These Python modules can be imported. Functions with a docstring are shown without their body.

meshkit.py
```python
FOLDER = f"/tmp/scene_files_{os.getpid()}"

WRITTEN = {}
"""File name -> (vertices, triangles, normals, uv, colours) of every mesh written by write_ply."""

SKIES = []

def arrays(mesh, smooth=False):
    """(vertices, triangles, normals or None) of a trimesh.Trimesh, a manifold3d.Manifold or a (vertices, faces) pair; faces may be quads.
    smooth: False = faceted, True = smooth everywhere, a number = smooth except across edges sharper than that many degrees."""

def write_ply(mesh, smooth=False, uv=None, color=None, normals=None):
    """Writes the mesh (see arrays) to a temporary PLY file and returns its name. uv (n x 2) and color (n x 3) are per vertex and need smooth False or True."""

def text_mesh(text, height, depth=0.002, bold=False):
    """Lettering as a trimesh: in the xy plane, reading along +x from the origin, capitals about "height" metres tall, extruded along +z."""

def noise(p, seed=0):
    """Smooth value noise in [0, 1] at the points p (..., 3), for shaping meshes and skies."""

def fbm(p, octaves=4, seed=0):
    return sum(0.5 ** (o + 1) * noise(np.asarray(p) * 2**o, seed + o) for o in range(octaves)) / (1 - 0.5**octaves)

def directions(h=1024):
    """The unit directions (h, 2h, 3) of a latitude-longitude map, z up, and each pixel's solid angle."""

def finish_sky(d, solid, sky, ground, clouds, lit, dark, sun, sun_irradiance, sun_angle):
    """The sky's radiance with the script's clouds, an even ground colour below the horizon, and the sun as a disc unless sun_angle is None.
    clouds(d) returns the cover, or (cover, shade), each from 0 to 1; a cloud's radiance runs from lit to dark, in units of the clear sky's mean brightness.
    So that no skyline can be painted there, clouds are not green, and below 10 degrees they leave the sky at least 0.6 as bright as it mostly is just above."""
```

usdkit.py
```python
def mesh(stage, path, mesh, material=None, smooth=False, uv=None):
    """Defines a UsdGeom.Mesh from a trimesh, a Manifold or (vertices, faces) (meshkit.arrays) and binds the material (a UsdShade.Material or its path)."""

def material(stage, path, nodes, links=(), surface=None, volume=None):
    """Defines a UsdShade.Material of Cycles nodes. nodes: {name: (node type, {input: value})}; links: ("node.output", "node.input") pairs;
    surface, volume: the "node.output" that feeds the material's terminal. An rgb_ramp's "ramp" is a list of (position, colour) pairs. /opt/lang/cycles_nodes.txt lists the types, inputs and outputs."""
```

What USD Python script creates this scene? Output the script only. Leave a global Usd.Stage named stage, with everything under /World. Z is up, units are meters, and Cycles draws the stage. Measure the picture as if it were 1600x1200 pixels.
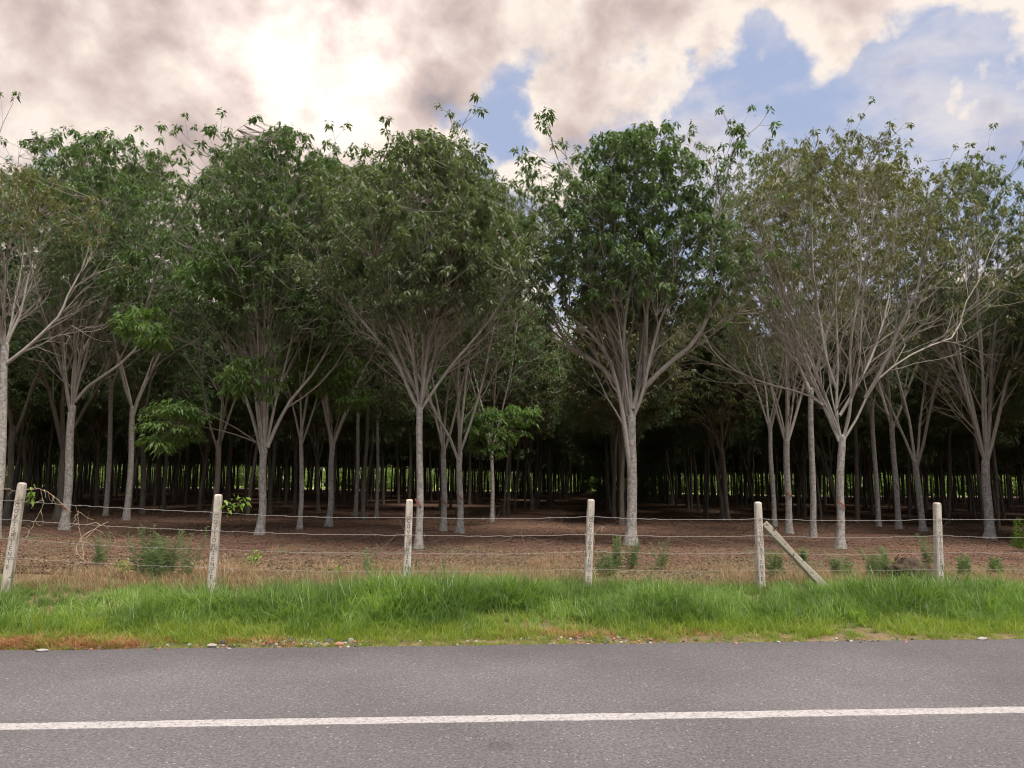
import math
import numpy as np
import trimesh
import manifold3d
import usdkit
import meshkit
from scipy.spatial import cKDTree
from pxr import Usd, UsdGeom, UsdLux, UsdShade, Sdf, Gf, Vt

stage = Usd.Stage.CreateInMemory()
UsdGeom.SetStageUpAxis(stage, 'Z')
UsdGeom.SetStageMetersPerUnit(stage, 1.0)
World = UsdGeom.Xform.Define(stage, '/World')
stage.SetDefaultPrim(World.GetPrim())
RAD = math.pi / 180

# ------------------------------------------------------------------ camera
EYE = np.array([0.0, 0.0, 1.6])
PITCH = 7.45 * RAD
FPX = 1200.0                                      # focal length in photo pixels (photo 1600 wide)
cam = UsdGeom.Camera.Define(stage, '/World/camera')
cam.CreateHorizontalApertureAttr(36.0)
cam.CreateVerticalApertureAttr(27.0)
cam.CreateFocalLengthAttr(36.0 * FPX / 1600.0)
cam.CreateClippingRangeAttr((0.1, 5000.0))
cam.AddTranslateOp().Set(Gf.Vec3d(*EYE))
cam.AddRotateXOp().Set(90 + PITCH / RAD)
cam.CreateExposureAttr(2.05)

# ------------------------------------------------------------------ sky and sun
SUN_AZ = 140 * RAD        # from +y towards +x: high behind the viewer's right shoulder, veiled by cloud
SUN_EL = 67 * RAD
SUN_ANGLE = 34.0
SUN_INT = 0.40
SKY_STRENGTH = 0.050
CLOUD = 3.9               # cloud and haze brightness in the sky texture's own units
BLUE = 3.0


def direction(px, py):
    fwd = np.array([0, math.cos(PITCH), math.sin(PITCH)])
    up = np.array([0, -math.sin(PITCH), math.cos(PITCH)])
    d = FPX * fwd + (px - 800) * np.array([1.0, 0, 0]) + (600 - py) * up
    return d / np.linalg.norm(d)


def build_sky():
    n, L = {}, []
    n['tc'] = ('texture_coordinate', {})
    n['sky'] = ('sky_texture', {'sky_type': 'single_scattering', 'sun_disc': False, 'sun_elevation': SUN_EL, 'sun_rotation': SUN_AZ,
                                'altitude': 100.0, 'air_density': 1.0, 'aerosol_density': 2.0, 'ozone_density': 1.0})

    def add(a, b, name, w=1.0):
        n[name] = ('math', {'math_type': 'multiply_add', 'value2': w})
        L.append((a, name + '.value1'))
        if b is None:
            n[name][1]['value3'] = 0.0
        else:
            L.append((b, name + '.value3'))
        return name + '.value'

    def billow(tag_, loc):
        n['map' + tag_] = ('mapping', {'mapping_type': 'point', 'scale': (1.0, 1.0, 1.12), 'location': loc})
        L.append(('tc.generated', f'map{tag_}.vector'))
        n['na' + tag_] = ('noise_texture', {'scale': 4.6, 'detail': 9.0, 'roughness': 0.52, 'distortion': 0.25})
        n['nb' + tag_] = ('noise_texture', {'scale': 14.0, 'detail': 8.0, 'roughness': 0.54, 'distortion': 0.2})
        L.append((f'map{tag_}.vector', f'na{tag_}.vector'))
        L.append((f'map{tag_}.vector', f'nb{tag_}.vector'))
        return add(f'nb{tag_}.fac', add(f'na{tag_}.fac', None, 'da' + tag_, 2.0), 'db' + tag_, 1.35)
    base = billow('0', (3.1, 1.7, 0.4))
    lit = billow('1', (3.1 - 0.016, 1.7 + 0.01, 0.4 + 0.05))
    banks = [  # the cloud banks and gaps that the sky shows: px, py, radius in degrees, weight
        (150, 90, 20, 0.36), (60, -120, 26, 0.22), (420, 150, 9, 0.20), (620, 20, 9, 0.10), (860, 40, 11, 0.27), (950, 140, 5, 0.30), (700, 110, 8, 0.30), (1010, 90, 6, 0.26),
        (450, 200, 8, 0.26), (1120, 10, 6, 0.34), (1480, -10, 12, 0.52), (1240, 50, 4.5, 0.34), (1145, 90, 2.2, 0.36), (1400, 270, 8, 0.06), (650, 190, 4, 0.20), (1430, 60, 7, 0.25),
        (1100, 175, 7, -0.40), (830, 200, 6.5, -0.52), (1320, 160, 9, -0.55), (1550, 190, 9, -0.50), (975, 70, 2.2, -0.26), (590, 190, 4.2, -0.42), (760, 190, 3.5, -0.30),
        (1190, 90, 3, -0.40), (20, 245, 5, -0.24), (1200, 250, 9, -0.25), (800, -500, 30, 0.10), (-900, 100, 40, 0.10), (2600, 100, 40, 0.06)]
    last = base
    for k, (px, py, r, w) in enumerate(banks):
        d = direction(px, py)
        n[f'dot{k}'] = ('vector_math', {'math_type': 'dot_product', 'vector2': tuple(d)})
        L.append(('tc.generated', f'dot{k}.vector1'))
        n[f'mr{k}'] = ('map_range', {'range_type': 'smoothstep', 'from_min': math.cos(1.35 * r * RAD), 'from_max': math.cos(0.15 * r * RAD), 'to_min': 0.0, 'to_max': 1.0, 'clamp': True})
        L.append((f'dot{k}.value', f'mr{k}.value'))
        last = add(f'mr{k}.result', last, f'b{k}', w)
    dens = last
    n['cov'] = ('map_range', {'range_type': 'smoothstep', 'from_min': 1.60, 'from_max': 1.92, 'to_min': 0.02, 'to_max': 0.97, 'clamp': True})
    L.append((dens, 'cov.value'))
    # thin wisps that veil the blue
    n['wm'] = ('mapping', {'mapping_type': 'point', 'scale': (1.0, 1.0, 1.9), 'location': (0.7, 5.1, 2.2)})
    n['wn'] = ('noise_texture', {'scale': 5.0, 'detail': 9.0, 'roughness': 0.58, 'distortion': 0.25})
    n['ww'] = ('map_range', {'range_type': 'smoothstep', 'from_min': 0.40, 'from_max': 0.72, 'to_min': 0.02, 'to_max': 0.62, 'clamp': True})
    n['cov2'] = ('math', {'math_type': 'maximum'})
    L += [('tc.generated', 'wm.vector'), ('wm.vector', 'wn.vector'), ('wn.fac', 'ww.value'), ('cov.result', 'cov2.value1'), ('ww.result', 'cov2.value2')]
    n['thick'] = ('map_range', {'range_type': 'linear', 'from_min': 1.66, 'from_max': 2.70, 'to_min': -0.05, 'to_max': 0.66, 'clamp': True})
    L.append((dens, 'thick.value'))
    # glow where the light breaks through the cloud at the upper left
    d = direction(490, 70)
    n['gdot'] = ('vector_math', {'math_type': 'dot_product', 'vector2': tuple(d)})
    L.append(('tc.generated', 'gdot.vector1'))
    n['gmr'] = ('map_range', {'range_type': 'smoothstep', 'from_min': math.cos(10 * RAD), 'from_max': 1.0, 'to_min': 0.0, 'to_max': 1.0, 'clamp': True})
    L.append(('gdot.value', 'gmr.value'))
    # relief: billows facing the light are brighter
    n['rel'] = ('math', {'math_type': 'subtract'})
    L += [(base, 'rel.value1'), (lit, 'rel.value2')]
    sh = add('gmr.result', add('rel.value', 'thick.result', 'shade', -1.2), 'shade2', -0.42)
    gl = add('gmr.result', None, 'gfac', 0.30)
    n['gone'] = ('math', {'math_type': 'add', 'value2': 1.0})
    L.append((gl, 'gone.value1'))
    n['shc'] = ('clamp', {'min': 0.0, 'max': 1.0})
    L.append((sh, 'shc.value'))
    n['cramp'] = ('rgb_ramp', {'ramp': [(0.0, (CLOUD * 1.30, CLOUD * 1.14, CLOUD * 1.0)), (0.28, (CLOUD * 1.05, CLOUD * 0.88, CLOUD * 0.79)), (0.6, (CLOUD * 0.80, CLOUD * 0.635, CLOUD * 0.575)), (1.0, (CLOUD * 0.50, CLOUD * 0.425, CLOUD * 0.43))]})
    L.append(('shc.result', 'cramp.fac'))
    n['glow'] = ('vector_math', {'math_type': 'scale'})
    L += [('cramp.color', 'glow.vector1'), ('gone.value', 'glow.scale')]
    # clear sky, whitened by thin high haze
    n['hz'] = ('mix_color', {'blend_type': 'mix', 'fac': 0.78, 'b': (BLUE * 0.68, BLUE * 0.79, BLUE * 1.12), 'use_clamp': False})
    L.append(('sky.color', 'hz.a'))
    n['mix'] = ('mix_color', {'blend_type': 'mix', 'use_clamp': False})
    L += [('hz.result', 'mix.a'), ('glow.vector', 'mix.b'), ('cov2.value', 'mix.fac')]
    n['bg'] = ('background_shader', {'strength': SKY_STRENGTH})
    L.append(('mix.result', 'bg.color'))
    return usdkit.material(stage, '/World/Looks/sky', n, L, surface='bg.background')


UsdGeom.Scope.Define(stage, '/World/Looks')
dome = UsdLux.DomeLight.Define(stage, '/World/sky')
UsdShade.MaterialBindingAPI.Apply(dome.GetPrim()).Bind(build_sky())
dome.GetPrim().SetCustomDataByKey('kind', 'structure')
sun = UsdLux.DistantLight.Define(stage, '/World/sun')
sun.CreateAngleAttr(SUN_ANGLE)
sun.CreateIntensityAttr(SUN_INT)
sun.CreateNormalizeAttr(True)
sun.CreateColorAttr(Gf.Vec3f(1.0, 0.92, 0.84))
sun.AddRotateZOp().Set(-SUN_AZ / RAD + 180)        # after tilt the light travels away from the sun's azimuth
sun.AddRotateXOp().Set(90 - SUN_EL / RAD)
# (rotateX by +(90-el) turns -z towards +y; rotateZ then turns +y to the direction opposite the sun)

# ------------------------------------------------------------------ helpers
taken = {}


def numbered(parent, name):
    k = taken.get((parent, name), -1) + 1
    taken[(parent, name)] = k
    return f'{parent}/{name}' + (f'_{k:03d}' if k else '')


def tag(prim, label=None, cat=None, group=None, kind=None):
    prim = prim.GetPrim() if hasattr(prim, 'GetPrim') else prim
    for k, v in (('label', label), ('category', cat), ('group', group), ('kind', kind)):
        if v:
            prim.SetCustomDataByKey(k, v)
    return prim


def obj(name, mesh, mat, parent='/World', smooth=False):
    path = numbered(str(parent), name)
    return usdkit.mesh(stage, path, mesh, mat, smooth=smooth)


def thing(name, label, cat, loc=(0, 0, 0), group=None, rotz=0.0, scale=None, rotx=0.0, roty=0.0):
    x = UsdGeom.Xform.Define(stage, numbered('/World', name))
    x.AddTranslateOp().Set(Gf.Vec3d(*map(float, loc)))
    if rotz:
        x.AddRotateZOp().Set(rotz)
    if rotx:
        x.AddRotateXOp().Set(rotx)
    if roty:
        x.AddRotateYOp().Set(roty)
    if scale is not None:
        x.AddScaleOp().Set(Gf.Vec3f(*([float(scale)] * 3 if np.ndim(scale) == 0 else map(float, scale))))
    tag(x, label, cat, group)
    return x


def instancer(path, protos, pos, idx, rotz, scale, tilt=None):
    """protos: list of lists of (name, mesh, material)"""
    pi = UsdGeom.PointInstancer.Define(stage, path)
    targets = []
    for k, parts in enumerate(protos):
        pp = f'{path}/kind_{k:03d}'
        UsdGeom.Xform.Define(stage, pp)
        for nm, m, mat in parts:
            usdkit.mesh(stage, f'{pp}/{nm}', m, mat)
        targets.append(Sdf.Path(pp))
    pi.CreatePrototypesRel().SetTargets(targets)
    pi.CreatePositionsAttr(Vt.Vec3fArray.FromNumpy(np.asarray(pos, np.float32)))
    pi.CreateProtoIndicesAttr(Vt.IntArray.FromNumpy(np.asarray(idx, np.int32)))
    pi.CreateScalesAttr(Vt.Vec3fArray.FromNumpy(np.asarray(scale, np.float32)))
    if tilt is None:
        tilt = np.zeros((len(rotz), 2))
    qs = []
    for a, (tx, ty) in zip(rotz, tilt):
        r = Gf.Rotation(Gf.Vec3d(0, 0, 1), float(a) / RAD) * Gf.Rotation(Gf.Vec3d(1, 0, 0), float(tx) / RAD) * Gf.Rotation(Gf.Vec3d(0, 1, 0), float(ty) / RAD)
        q = r.GetQuat()
        qs.append(Gf.Quath(q.GetReal(), *[float(c) for c in q.GetImaginary()]))
    pi.CreateOrientationsAttr(Vt.QuathArray(qs))
    return pi


def norm(v):
    return v / (np.linalg.norm(v, axis=-1, keepdims=True) + 1e-12)


def smoothstep(a, b, x):
    t = np.clip((np.asarray(x, float) - a) / (b - a), 0, 1)
    return t * t * (3 - 2 * t)


def tubes(P, R, sides, cap=True):
    """P (N,K,3) polylines, R (N,K) radii -> (v, f)"""
    N, K, _ = P.shape
    T = np.empty_like(P)
    T[:, 1:-1] = P[:, 2:] - P[:, :-2]
    T[:, 0] = P[:, 1] - P[:, 0]
    T[:, -1] = P[:, -1] - P[:, -2]
    T = norm(T)
    m = np.abs(norm(P[:, -1] - P[:, 0]))
    ref = np.zeros((N, 3))
    ref[np.arange(N), m.argmin(1)] = 1
    A = norm(np.cross(T, ref[:, None, :]))
    B = np.cross(T, A)
    ang = np.arange(sides) * 2 * np.pi / sides
    V = P[:, :, None, :] + R[:, :, None, None] * (np.cos(ang)[None, None, :, None] * A[:, :, None, :] + np.sin(ang)[None, None, :, None] * B[:, :, None, :])
    i, j = np.meshgrid(np.arange(K - 1), np.arange(sides), indexing='ij')
    a = i * sides + j
    b = i * sides + (j + 1) % sides
    q = np.stack([a, b, b + sides, a + sides], -1).reshape(-1, 4)
    f = np.vstack([q[:, [0, 1, 2]], q[:, [0, 2, 3]]])
    if cap:
        t = (K - 1) * sides
        f = np.vstack([f, np.array([[t, t + k, t + k + 1] for k in range(1, sides - 1)])])
    F = (f[None] + (np.arange(N) * K * sides)[:, None, None]).reshape(-1, 3)
    return V.reshape(-1, 3), F


def join(parts):
    parts = [p for p in parts if len(p[1])]
    vs, fs, n = [], [], 0
    for v, f in parts:
        vs.append(v)
        fs.append(f + n)
        n += len(v)
    return np.vstack(vs), np.vstack(fs)


# ------------------------------------------------------------------ terrain functions
def on_plane(px, py, z):
    d = direction(px, py)
    t = (z - EYE[2]) / d[2]
    return EYE + t * d


E0, E1 = on_plane(0, 1017, 0.0), on_plane(1600, 999, 0.0)       # far edge of the road
ROAD_U = norm((E1 - E0)[None, :2])[0]
ROAD_N = np.array([-ROAD_U[1], ROAD_U[0]])


def beyond(x, y):
    """distance past the road's far edge"""
    return (x - E0[0]) * ROAD_N[0] + (y - E0[1]) * ROAD_N[1]


def gz(x, y):
    x, y = np.asarray(x, float), np.asarray(y, float)
    v = beyond(x, y)
    t = smoothstep(0.0, 3.2, v)
    z = -0.03 + 0.035 * smoothstep(0, 0.25, v) + t * (0.17 - 0.0155 * 70 * np.tanh(x / 70))
    p = np.stack([x * 0.45, y * 0.45, 0 * x], -1)
    z = z + t * 0.10 * (meshkit.noise(p, 3) - 0.5) + smoothstep(0.2, 0.8, v) * 0.03 * (meshkit.noise(p * 5, 7) - 0.5)
    return z


def on_ground(px, py):
    d = direction(px, py)
    z = 0.2
    for _ in range(25):
        t = (z - EYE[2]) / d[2]
        p = EYE + t * d
        z = float(gz(p[0], p[1]))
    return np.array([p[0], p[1], z])


def at_depth(px, py, Y):
    d = direction(px, py)
    return EYE + d * (Y - EYE[1]) / d[1]


# ------------------------------------------------------------------ materials
def mat(name, nodes, links, surface='p.BSDF'):
    return usdkit.material(stage, f'/World/Looks/{name}', nodes, links, surface=surface)


def ramp_mat(name, stops, scale=8.0, detail=6.0, rough=0.8, spec=0.3, bump=0.0, bscale=40.0, bdist=0.01, coord='geo.position', stretch=(1, 1, 1), rgh=0.6, spots=None):
    n = {'geo': ('geometry', {}), 'tc': ('texture_coordinate', {}), 'map': ('mapping', {'mapping_type': 'point', 'scale': stretch}),
         'n': ('noise_texture', {'scale': scale, 'detail': detail, 'roughness': rgh}), 'r': ('rgb_ramp', {'ramp': stops}),
         'p': ('principled_bsdf', {'roughness': rough, 'specular_ior_level': spec})}
    L = [(coord, 'map.vector'), ('map.vector', 'n.vector'), ('n.fac', 'r.fac')]
    col = 'r.color'
    if spots:
        sc, lo, hi, c = spots
        n['sn'] = ('noise_texture', {'scale': sc, 'detail': 3.0, 'roughness': 0.6})
        n['sm'] = ('map_range', {'range_type': 'smoothstep', 'from_min': lo, 'from_max': hi, 'to_min': 0.0, 'to_max': 1.0, 'clamp': True})
        n['smix'] = ('mix_color', {'blend_type': 'mix', 'b': c})
        L += [('map.vector', 'sn.vector'), ('sn.fac', 'sm.value'), ('sm.result', 'smix.fac'), (col, 'smix.a')]
        col = 'smix.result'
    L.append((col, 'p.base_color'))
    if bump:
        n['bn'] = ('noise_texture', {'scale': bscale, 'detail': 4.0, 'roughness': 0.6})
        n['b'] = ('bump', {'strength': bump, 'distance': bdist})
        L += [('map.vector', 'bn.vector'), ('bn.fac', 'b.height'), ('b.normal', 'p.normal')]
    return mat(name, n, L)


def leaf_mat(name, stops, rough=0.42, trans=0.38, tcol=(1.2, 1.35, 0.6), spec=0.3, bytree=0.35, patch=0.0):
    """colour differs from leaf to leaf and from plant to plant; light comes through"""
    n = {'geo': ('geometry', {}), 'oi': ('object_info', {}),
         'a': ('math', {'math_type': 'multiply', 'value2': 1 - bytree}), 'b': ('math', {'math_type': 'multiply_add', 'value2': bytree}),
         'r': ('rgb_ramp', {'ramp': stops}), 'p': ('principled_bsdf', {'roughness': rough, 'specular_ior_level': spec}),
         'tm': ('vector_math', {'math_type': 'multiply', 'vector2': tcol}), 't': ('translucent_bsdf', {}), 'm': ('mix_closure', {'fac': trans})}
    fac = 'b.value'
    L = []
    if patch:
        n['pn'] = ('noise_texture', {'scale': 0.9, 'detail': 4.0, 'roughness': 0.6})
        n['pm'] = ('map_range', {'from_min': 0.33, 'from_max': 0.67, 'to_min': -patch, 'to_max': patch, 'clamp': True})
        n['ps'] = ('math', {'math_type': 'add', 'use_clamp': True})
        L += [('geo.position', 'pn.vector'), ('pn.fac', 'pm.value'), ('pm.result', 'ps.value1'), ('b.value', 'ps.value2')]
        fac = 'ps.value'
    L += [('geo.random_per_island', 'a.value1'), ('oi.random', 'b.value1'), ('a.value', 'b.value3'), (fac, 'r.fac'), ('r.color', 'p.base_color'),
         ('r.color', 'tm.vector1'), ('tm.vector', 't.color'), ('p.BSDF', 'm.closure1'), ('t.BSDF', 'm.closure2')]
    return mat(name, n, L, surface='m.closure')


M = {}
M['bark'] = ramp_mat('pale_bark', [(0.0, (0.08, 0.07, 0.06)), (0.36, (0.16, 0.145, 0.125)), (0.5, (0.30, 0.28, 0.25)), (0.62, (0.42, 0.40, 0.36)), (1.0, (0.60, 0.58, 0.53))],
                     scale=16, detail=9, rough=0.9, spec=0.15, bump=0.5, bscale=30, bdist=0.012, rgh=0.72, stretch=(1, 1, 0.8), spots=(42, 0.54, 0.72, (0.12, 0.11, 0.095)))
M['bark_brown'] = ramp_mat('brown_bark', [(0.0, (0.055, 0.046, 0.036)), (0.5, (0.12, 0.104, 0.082)), (1.0, (0.22, 0.196, 0.16))],
                           scale=8, detail=8, rough=0.9, spec=0.15, bump=0.5, bscale=30, bdist=0.012, stretch=(1, 1, 0.4), spots=(34, 0.54, 0.72, (0.08, 0.068, 0.055)))
M['limb'] = ramp_mat('limb_bark', [(0.0, (0.14, 0.128, 0.108)), (0.45, (0.29, 0.268, 0.23)), (0.62, (0.38, 0.355, 0.31)), (1.0, (0.48, 0.455, 0.40))], scale=12, detail=8, rgh=0.65, rough=0.85, spec=0.2, stretch=(1, 1, 0.4))
M['twig'] = ramp_mat('twig_bark', [(0.0, (0.13, 0.112, 0.09)), (0.5, (0.22, 0.196, 0.16)), (1.0, (0.32, 0.29, 0.24))], scale=5, rough=0.85, spec=0.2)
M['mark'] = ramp_mat('tapping_red', [(0.0, (0.16, 0.045, 0.03)), (0.5, (0.27, 0.085, 0.06)), (1.0, (0.36, 0.17, 0.12))], scale=30, rough=0.8)
M['cup'] = ramp_mat('cup_black', [(0.3, (0.012, 0.012, 0.013)), (0.7, (0.03, 0.028, 0.027))], scale=20, rough=0.5)
GREEN = [(0.0, (0.092, 0.138, 0.065)), (0.35, (0.130, 0.190, 0.090)), (0.7, (0.172, 0.235, 0.112)), (1.0, (0.235, 0.285, 0.135))]
M['leaf'] = leaf_mat('leaf_green', GREEN, trans=0.44)
M['leaf_lush'] = leaf_mat('leaf_lush', [(0.0, (0.105, 0.175, 0.055)), (0.5, (0.155, 0.235, 0.075)), (1.0, (0.22, 0.30, 0.10))], trans=0.5)
M['leaf_dull'] = leaf_mat('leaf_dull', [(0.0, (0.110, 0.140, 0.078)), (0.5, (0.155, 0.192, 0.105)), (0.85, (0.195, 0.222, 0.122)), (1.0, (0.23, 0.21, 0.125))])
M['leaf_copper'] = leaf_mat('leaf_copper', [(0.0, (0.118, 0.124, 0.062)), (0.4, (0.162, 0.170, 0.080)), (0.7, (0.20, 0.175, 0.088)), (1.0, (0.24, 0.16, 0.095))])
M['grass'] = leaf_mat('grass_green', [(0.0, (0.11, 0.180, 0.045)), (0.35, (0.175, 0.275, 0.068)), (0.65, (0.27, 0.365, 0.10)), (0.88, (0.39, 0.45, 0.18)), (1.0, (0.52, 0.46, 0.28))], rough=0.40, trans=0.5, spec=0.45, bytree=0.45, patch=0.45)
M['grass_pale'] = leaf_mat('grass_pale', [(0.0, (0.17, 0.235, 0.04)), (0.5, (0.29, 0.345, 0.065)), (0.82, (0.42, 0.42, 0.11)), (1.0, (0.50, 0.40, 0.19))], rough=0.5, trans=0.5, bytree=0.5)
M['grass_dry'] = leaf_mat('grass_dry', [(0.0, (0.24, 0.155, 0.085)), (0.5, (0.36, 0.25, 0.145)), (1.0, (0.47, 0.36, 0.22))], rough=0.7, trans=0.25, tcol=(1.1, 1.0, 0.8), bytree=0.5)
M['grass_rust'] = leaf_mat('grass_rust', [(0.0, (0.32, 0.15, 0.07)), (0.5, (0.46, 0.27, 0.13)), (1.0, (0.54, 0.40, 0.19))], rough=0.7, trans=0.25, tcol=(1.1, 1.0, 0.8), bytree=0.4)
M['stalk'] = leaf_mat('stalk_pale', [(0.0, (0.16, 0.20, 0.08)), (0.5, (0.27, 0.27, 0.13)), (1.0, (0.42, 0.35, 0.21))], trans=0.3)
M['weed'] = leaf_mat('weed_green', [(0.0, (0.17, 0.23, 0.12)), (0.5, (0.23, 0.30, 0.16)), (1.0, (0.33, 0.38, 0.22))], bytree=0.3)
M['weed_yellow'] = leaf_mat('weed_yellow', [(0.0, (0.16, 0.26, 0.04)), (1.0, (0.30, 0.40, 0.08))], bytree=0.3)
M['litter'] = leaf_mat('litter_leaf', [(0.0, (0.070, 0.037, 0.025)), (0.45, (0.135, 0.078, 0.053)), (0.85, (0.22, 0.14, 0.096)), (1.0, (0.46, 0.36, 0.27))], rough=0.8, trans=0.12, tcol=(1, 1, 1), bytree=0.0)
M['field_leaf'] = leaf_mat('field_leaf', [(0.0, (0.09, 0.14, 0.03)), (0.5, (0.17, 0.24, 0.055)), (1.0, (0.30, 0.36, 0.10))], trans=0.4, bytree=0.6)
M['concrete'] = ramp_mat('post_concrete', [(0.0, (0.22, 0.19, 0.16)), (0.4, (0.42, 0.375, 0.32)), (0.62, (0.54, 0.485, 0.42)), (1.0, (0.66, 0.605, 0.53))], scale=14, detail=8, rough=0.92, spec=0.15,
                         bump=0.35, bscale=90, bdist=0.004, stretch=(1, 1, 0.45), spots=(13, 0.52, 0.72, (0.20, 0.175, 0.13)))
M['concrete_dark'] = ramp_mat('letter_dirt', [(0.0, (0.10, 0.082, 0.066)), (1.0, (0.20, 0.168, 0.138))], scale=40, rough=0.95)
M['wood'] = ramp_mat('brace_weathered', [(0.0, (0.13, 0.115, 0.085)), (0.45, (0.27, 0.245, 0.19)), (1.0, (0.42, 0.385, 0.31))], scale=14, detail=8, rough=0.95, bump=0.5, bscale=60, bdist=0.006, spots=(14, 0.55, 0.68, (0.085, 0.075, 0.05)))
M['wire'] = ramp_mat('wire_galvanised', [(0.0, (0.20, 0.18, 0.16)), (1.0, (0.38, 0.35, 0.32))], scale=30, rough=0.55, spec=0.5)
M['stone_dark'] = ramp_mat('stone_dark', [(0.0, (0.035, 0.034, 0.035)), (1.0, (0.12, 0.115, 0.115))], scale=20, rough=0.9, bump=0.4)
M['stone_grey'] = ramp_mat('stone_grey', [(0.0, (0.20, 0.18, 0.165)), (1.0, (0.42, 0.39, 0.36))], scale=20, rough=0.9, bump=0.4)
M['stone_red'] = ramp_mat('stone_red', [(0.0, (0.22, 0.10, 0.07)), (1.0, (0.42, 0.22, 0.16))], scale=20, rough=0.9, bump=0.4)
M['mound'] = ramp_mat('mound_earth', [(0.0, (0.020, 0.014, 0.010)), (0.5, (0.055, 0.038, 0.027)), (1.0, (0.13, 0.095, 0.065))], scale=9, detail=8, rough=0.95, bump=0.9, bscale=26, bdist=0.03)
M['dry_stem'] = ramp_mat('dry_stem', [(0.0, (0.26, 0.19, 0.12)), (1.0, (0.46, 0.37, 0.26))], scale=12, rough=0.85)
M['deadwood'] = ramp_mat('deadwood', [(0.0, (0.07, 0.05, 0.038)), (1.0, (0.20, 0.15, 0.11))], scale=12, rough=0.9)


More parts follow.
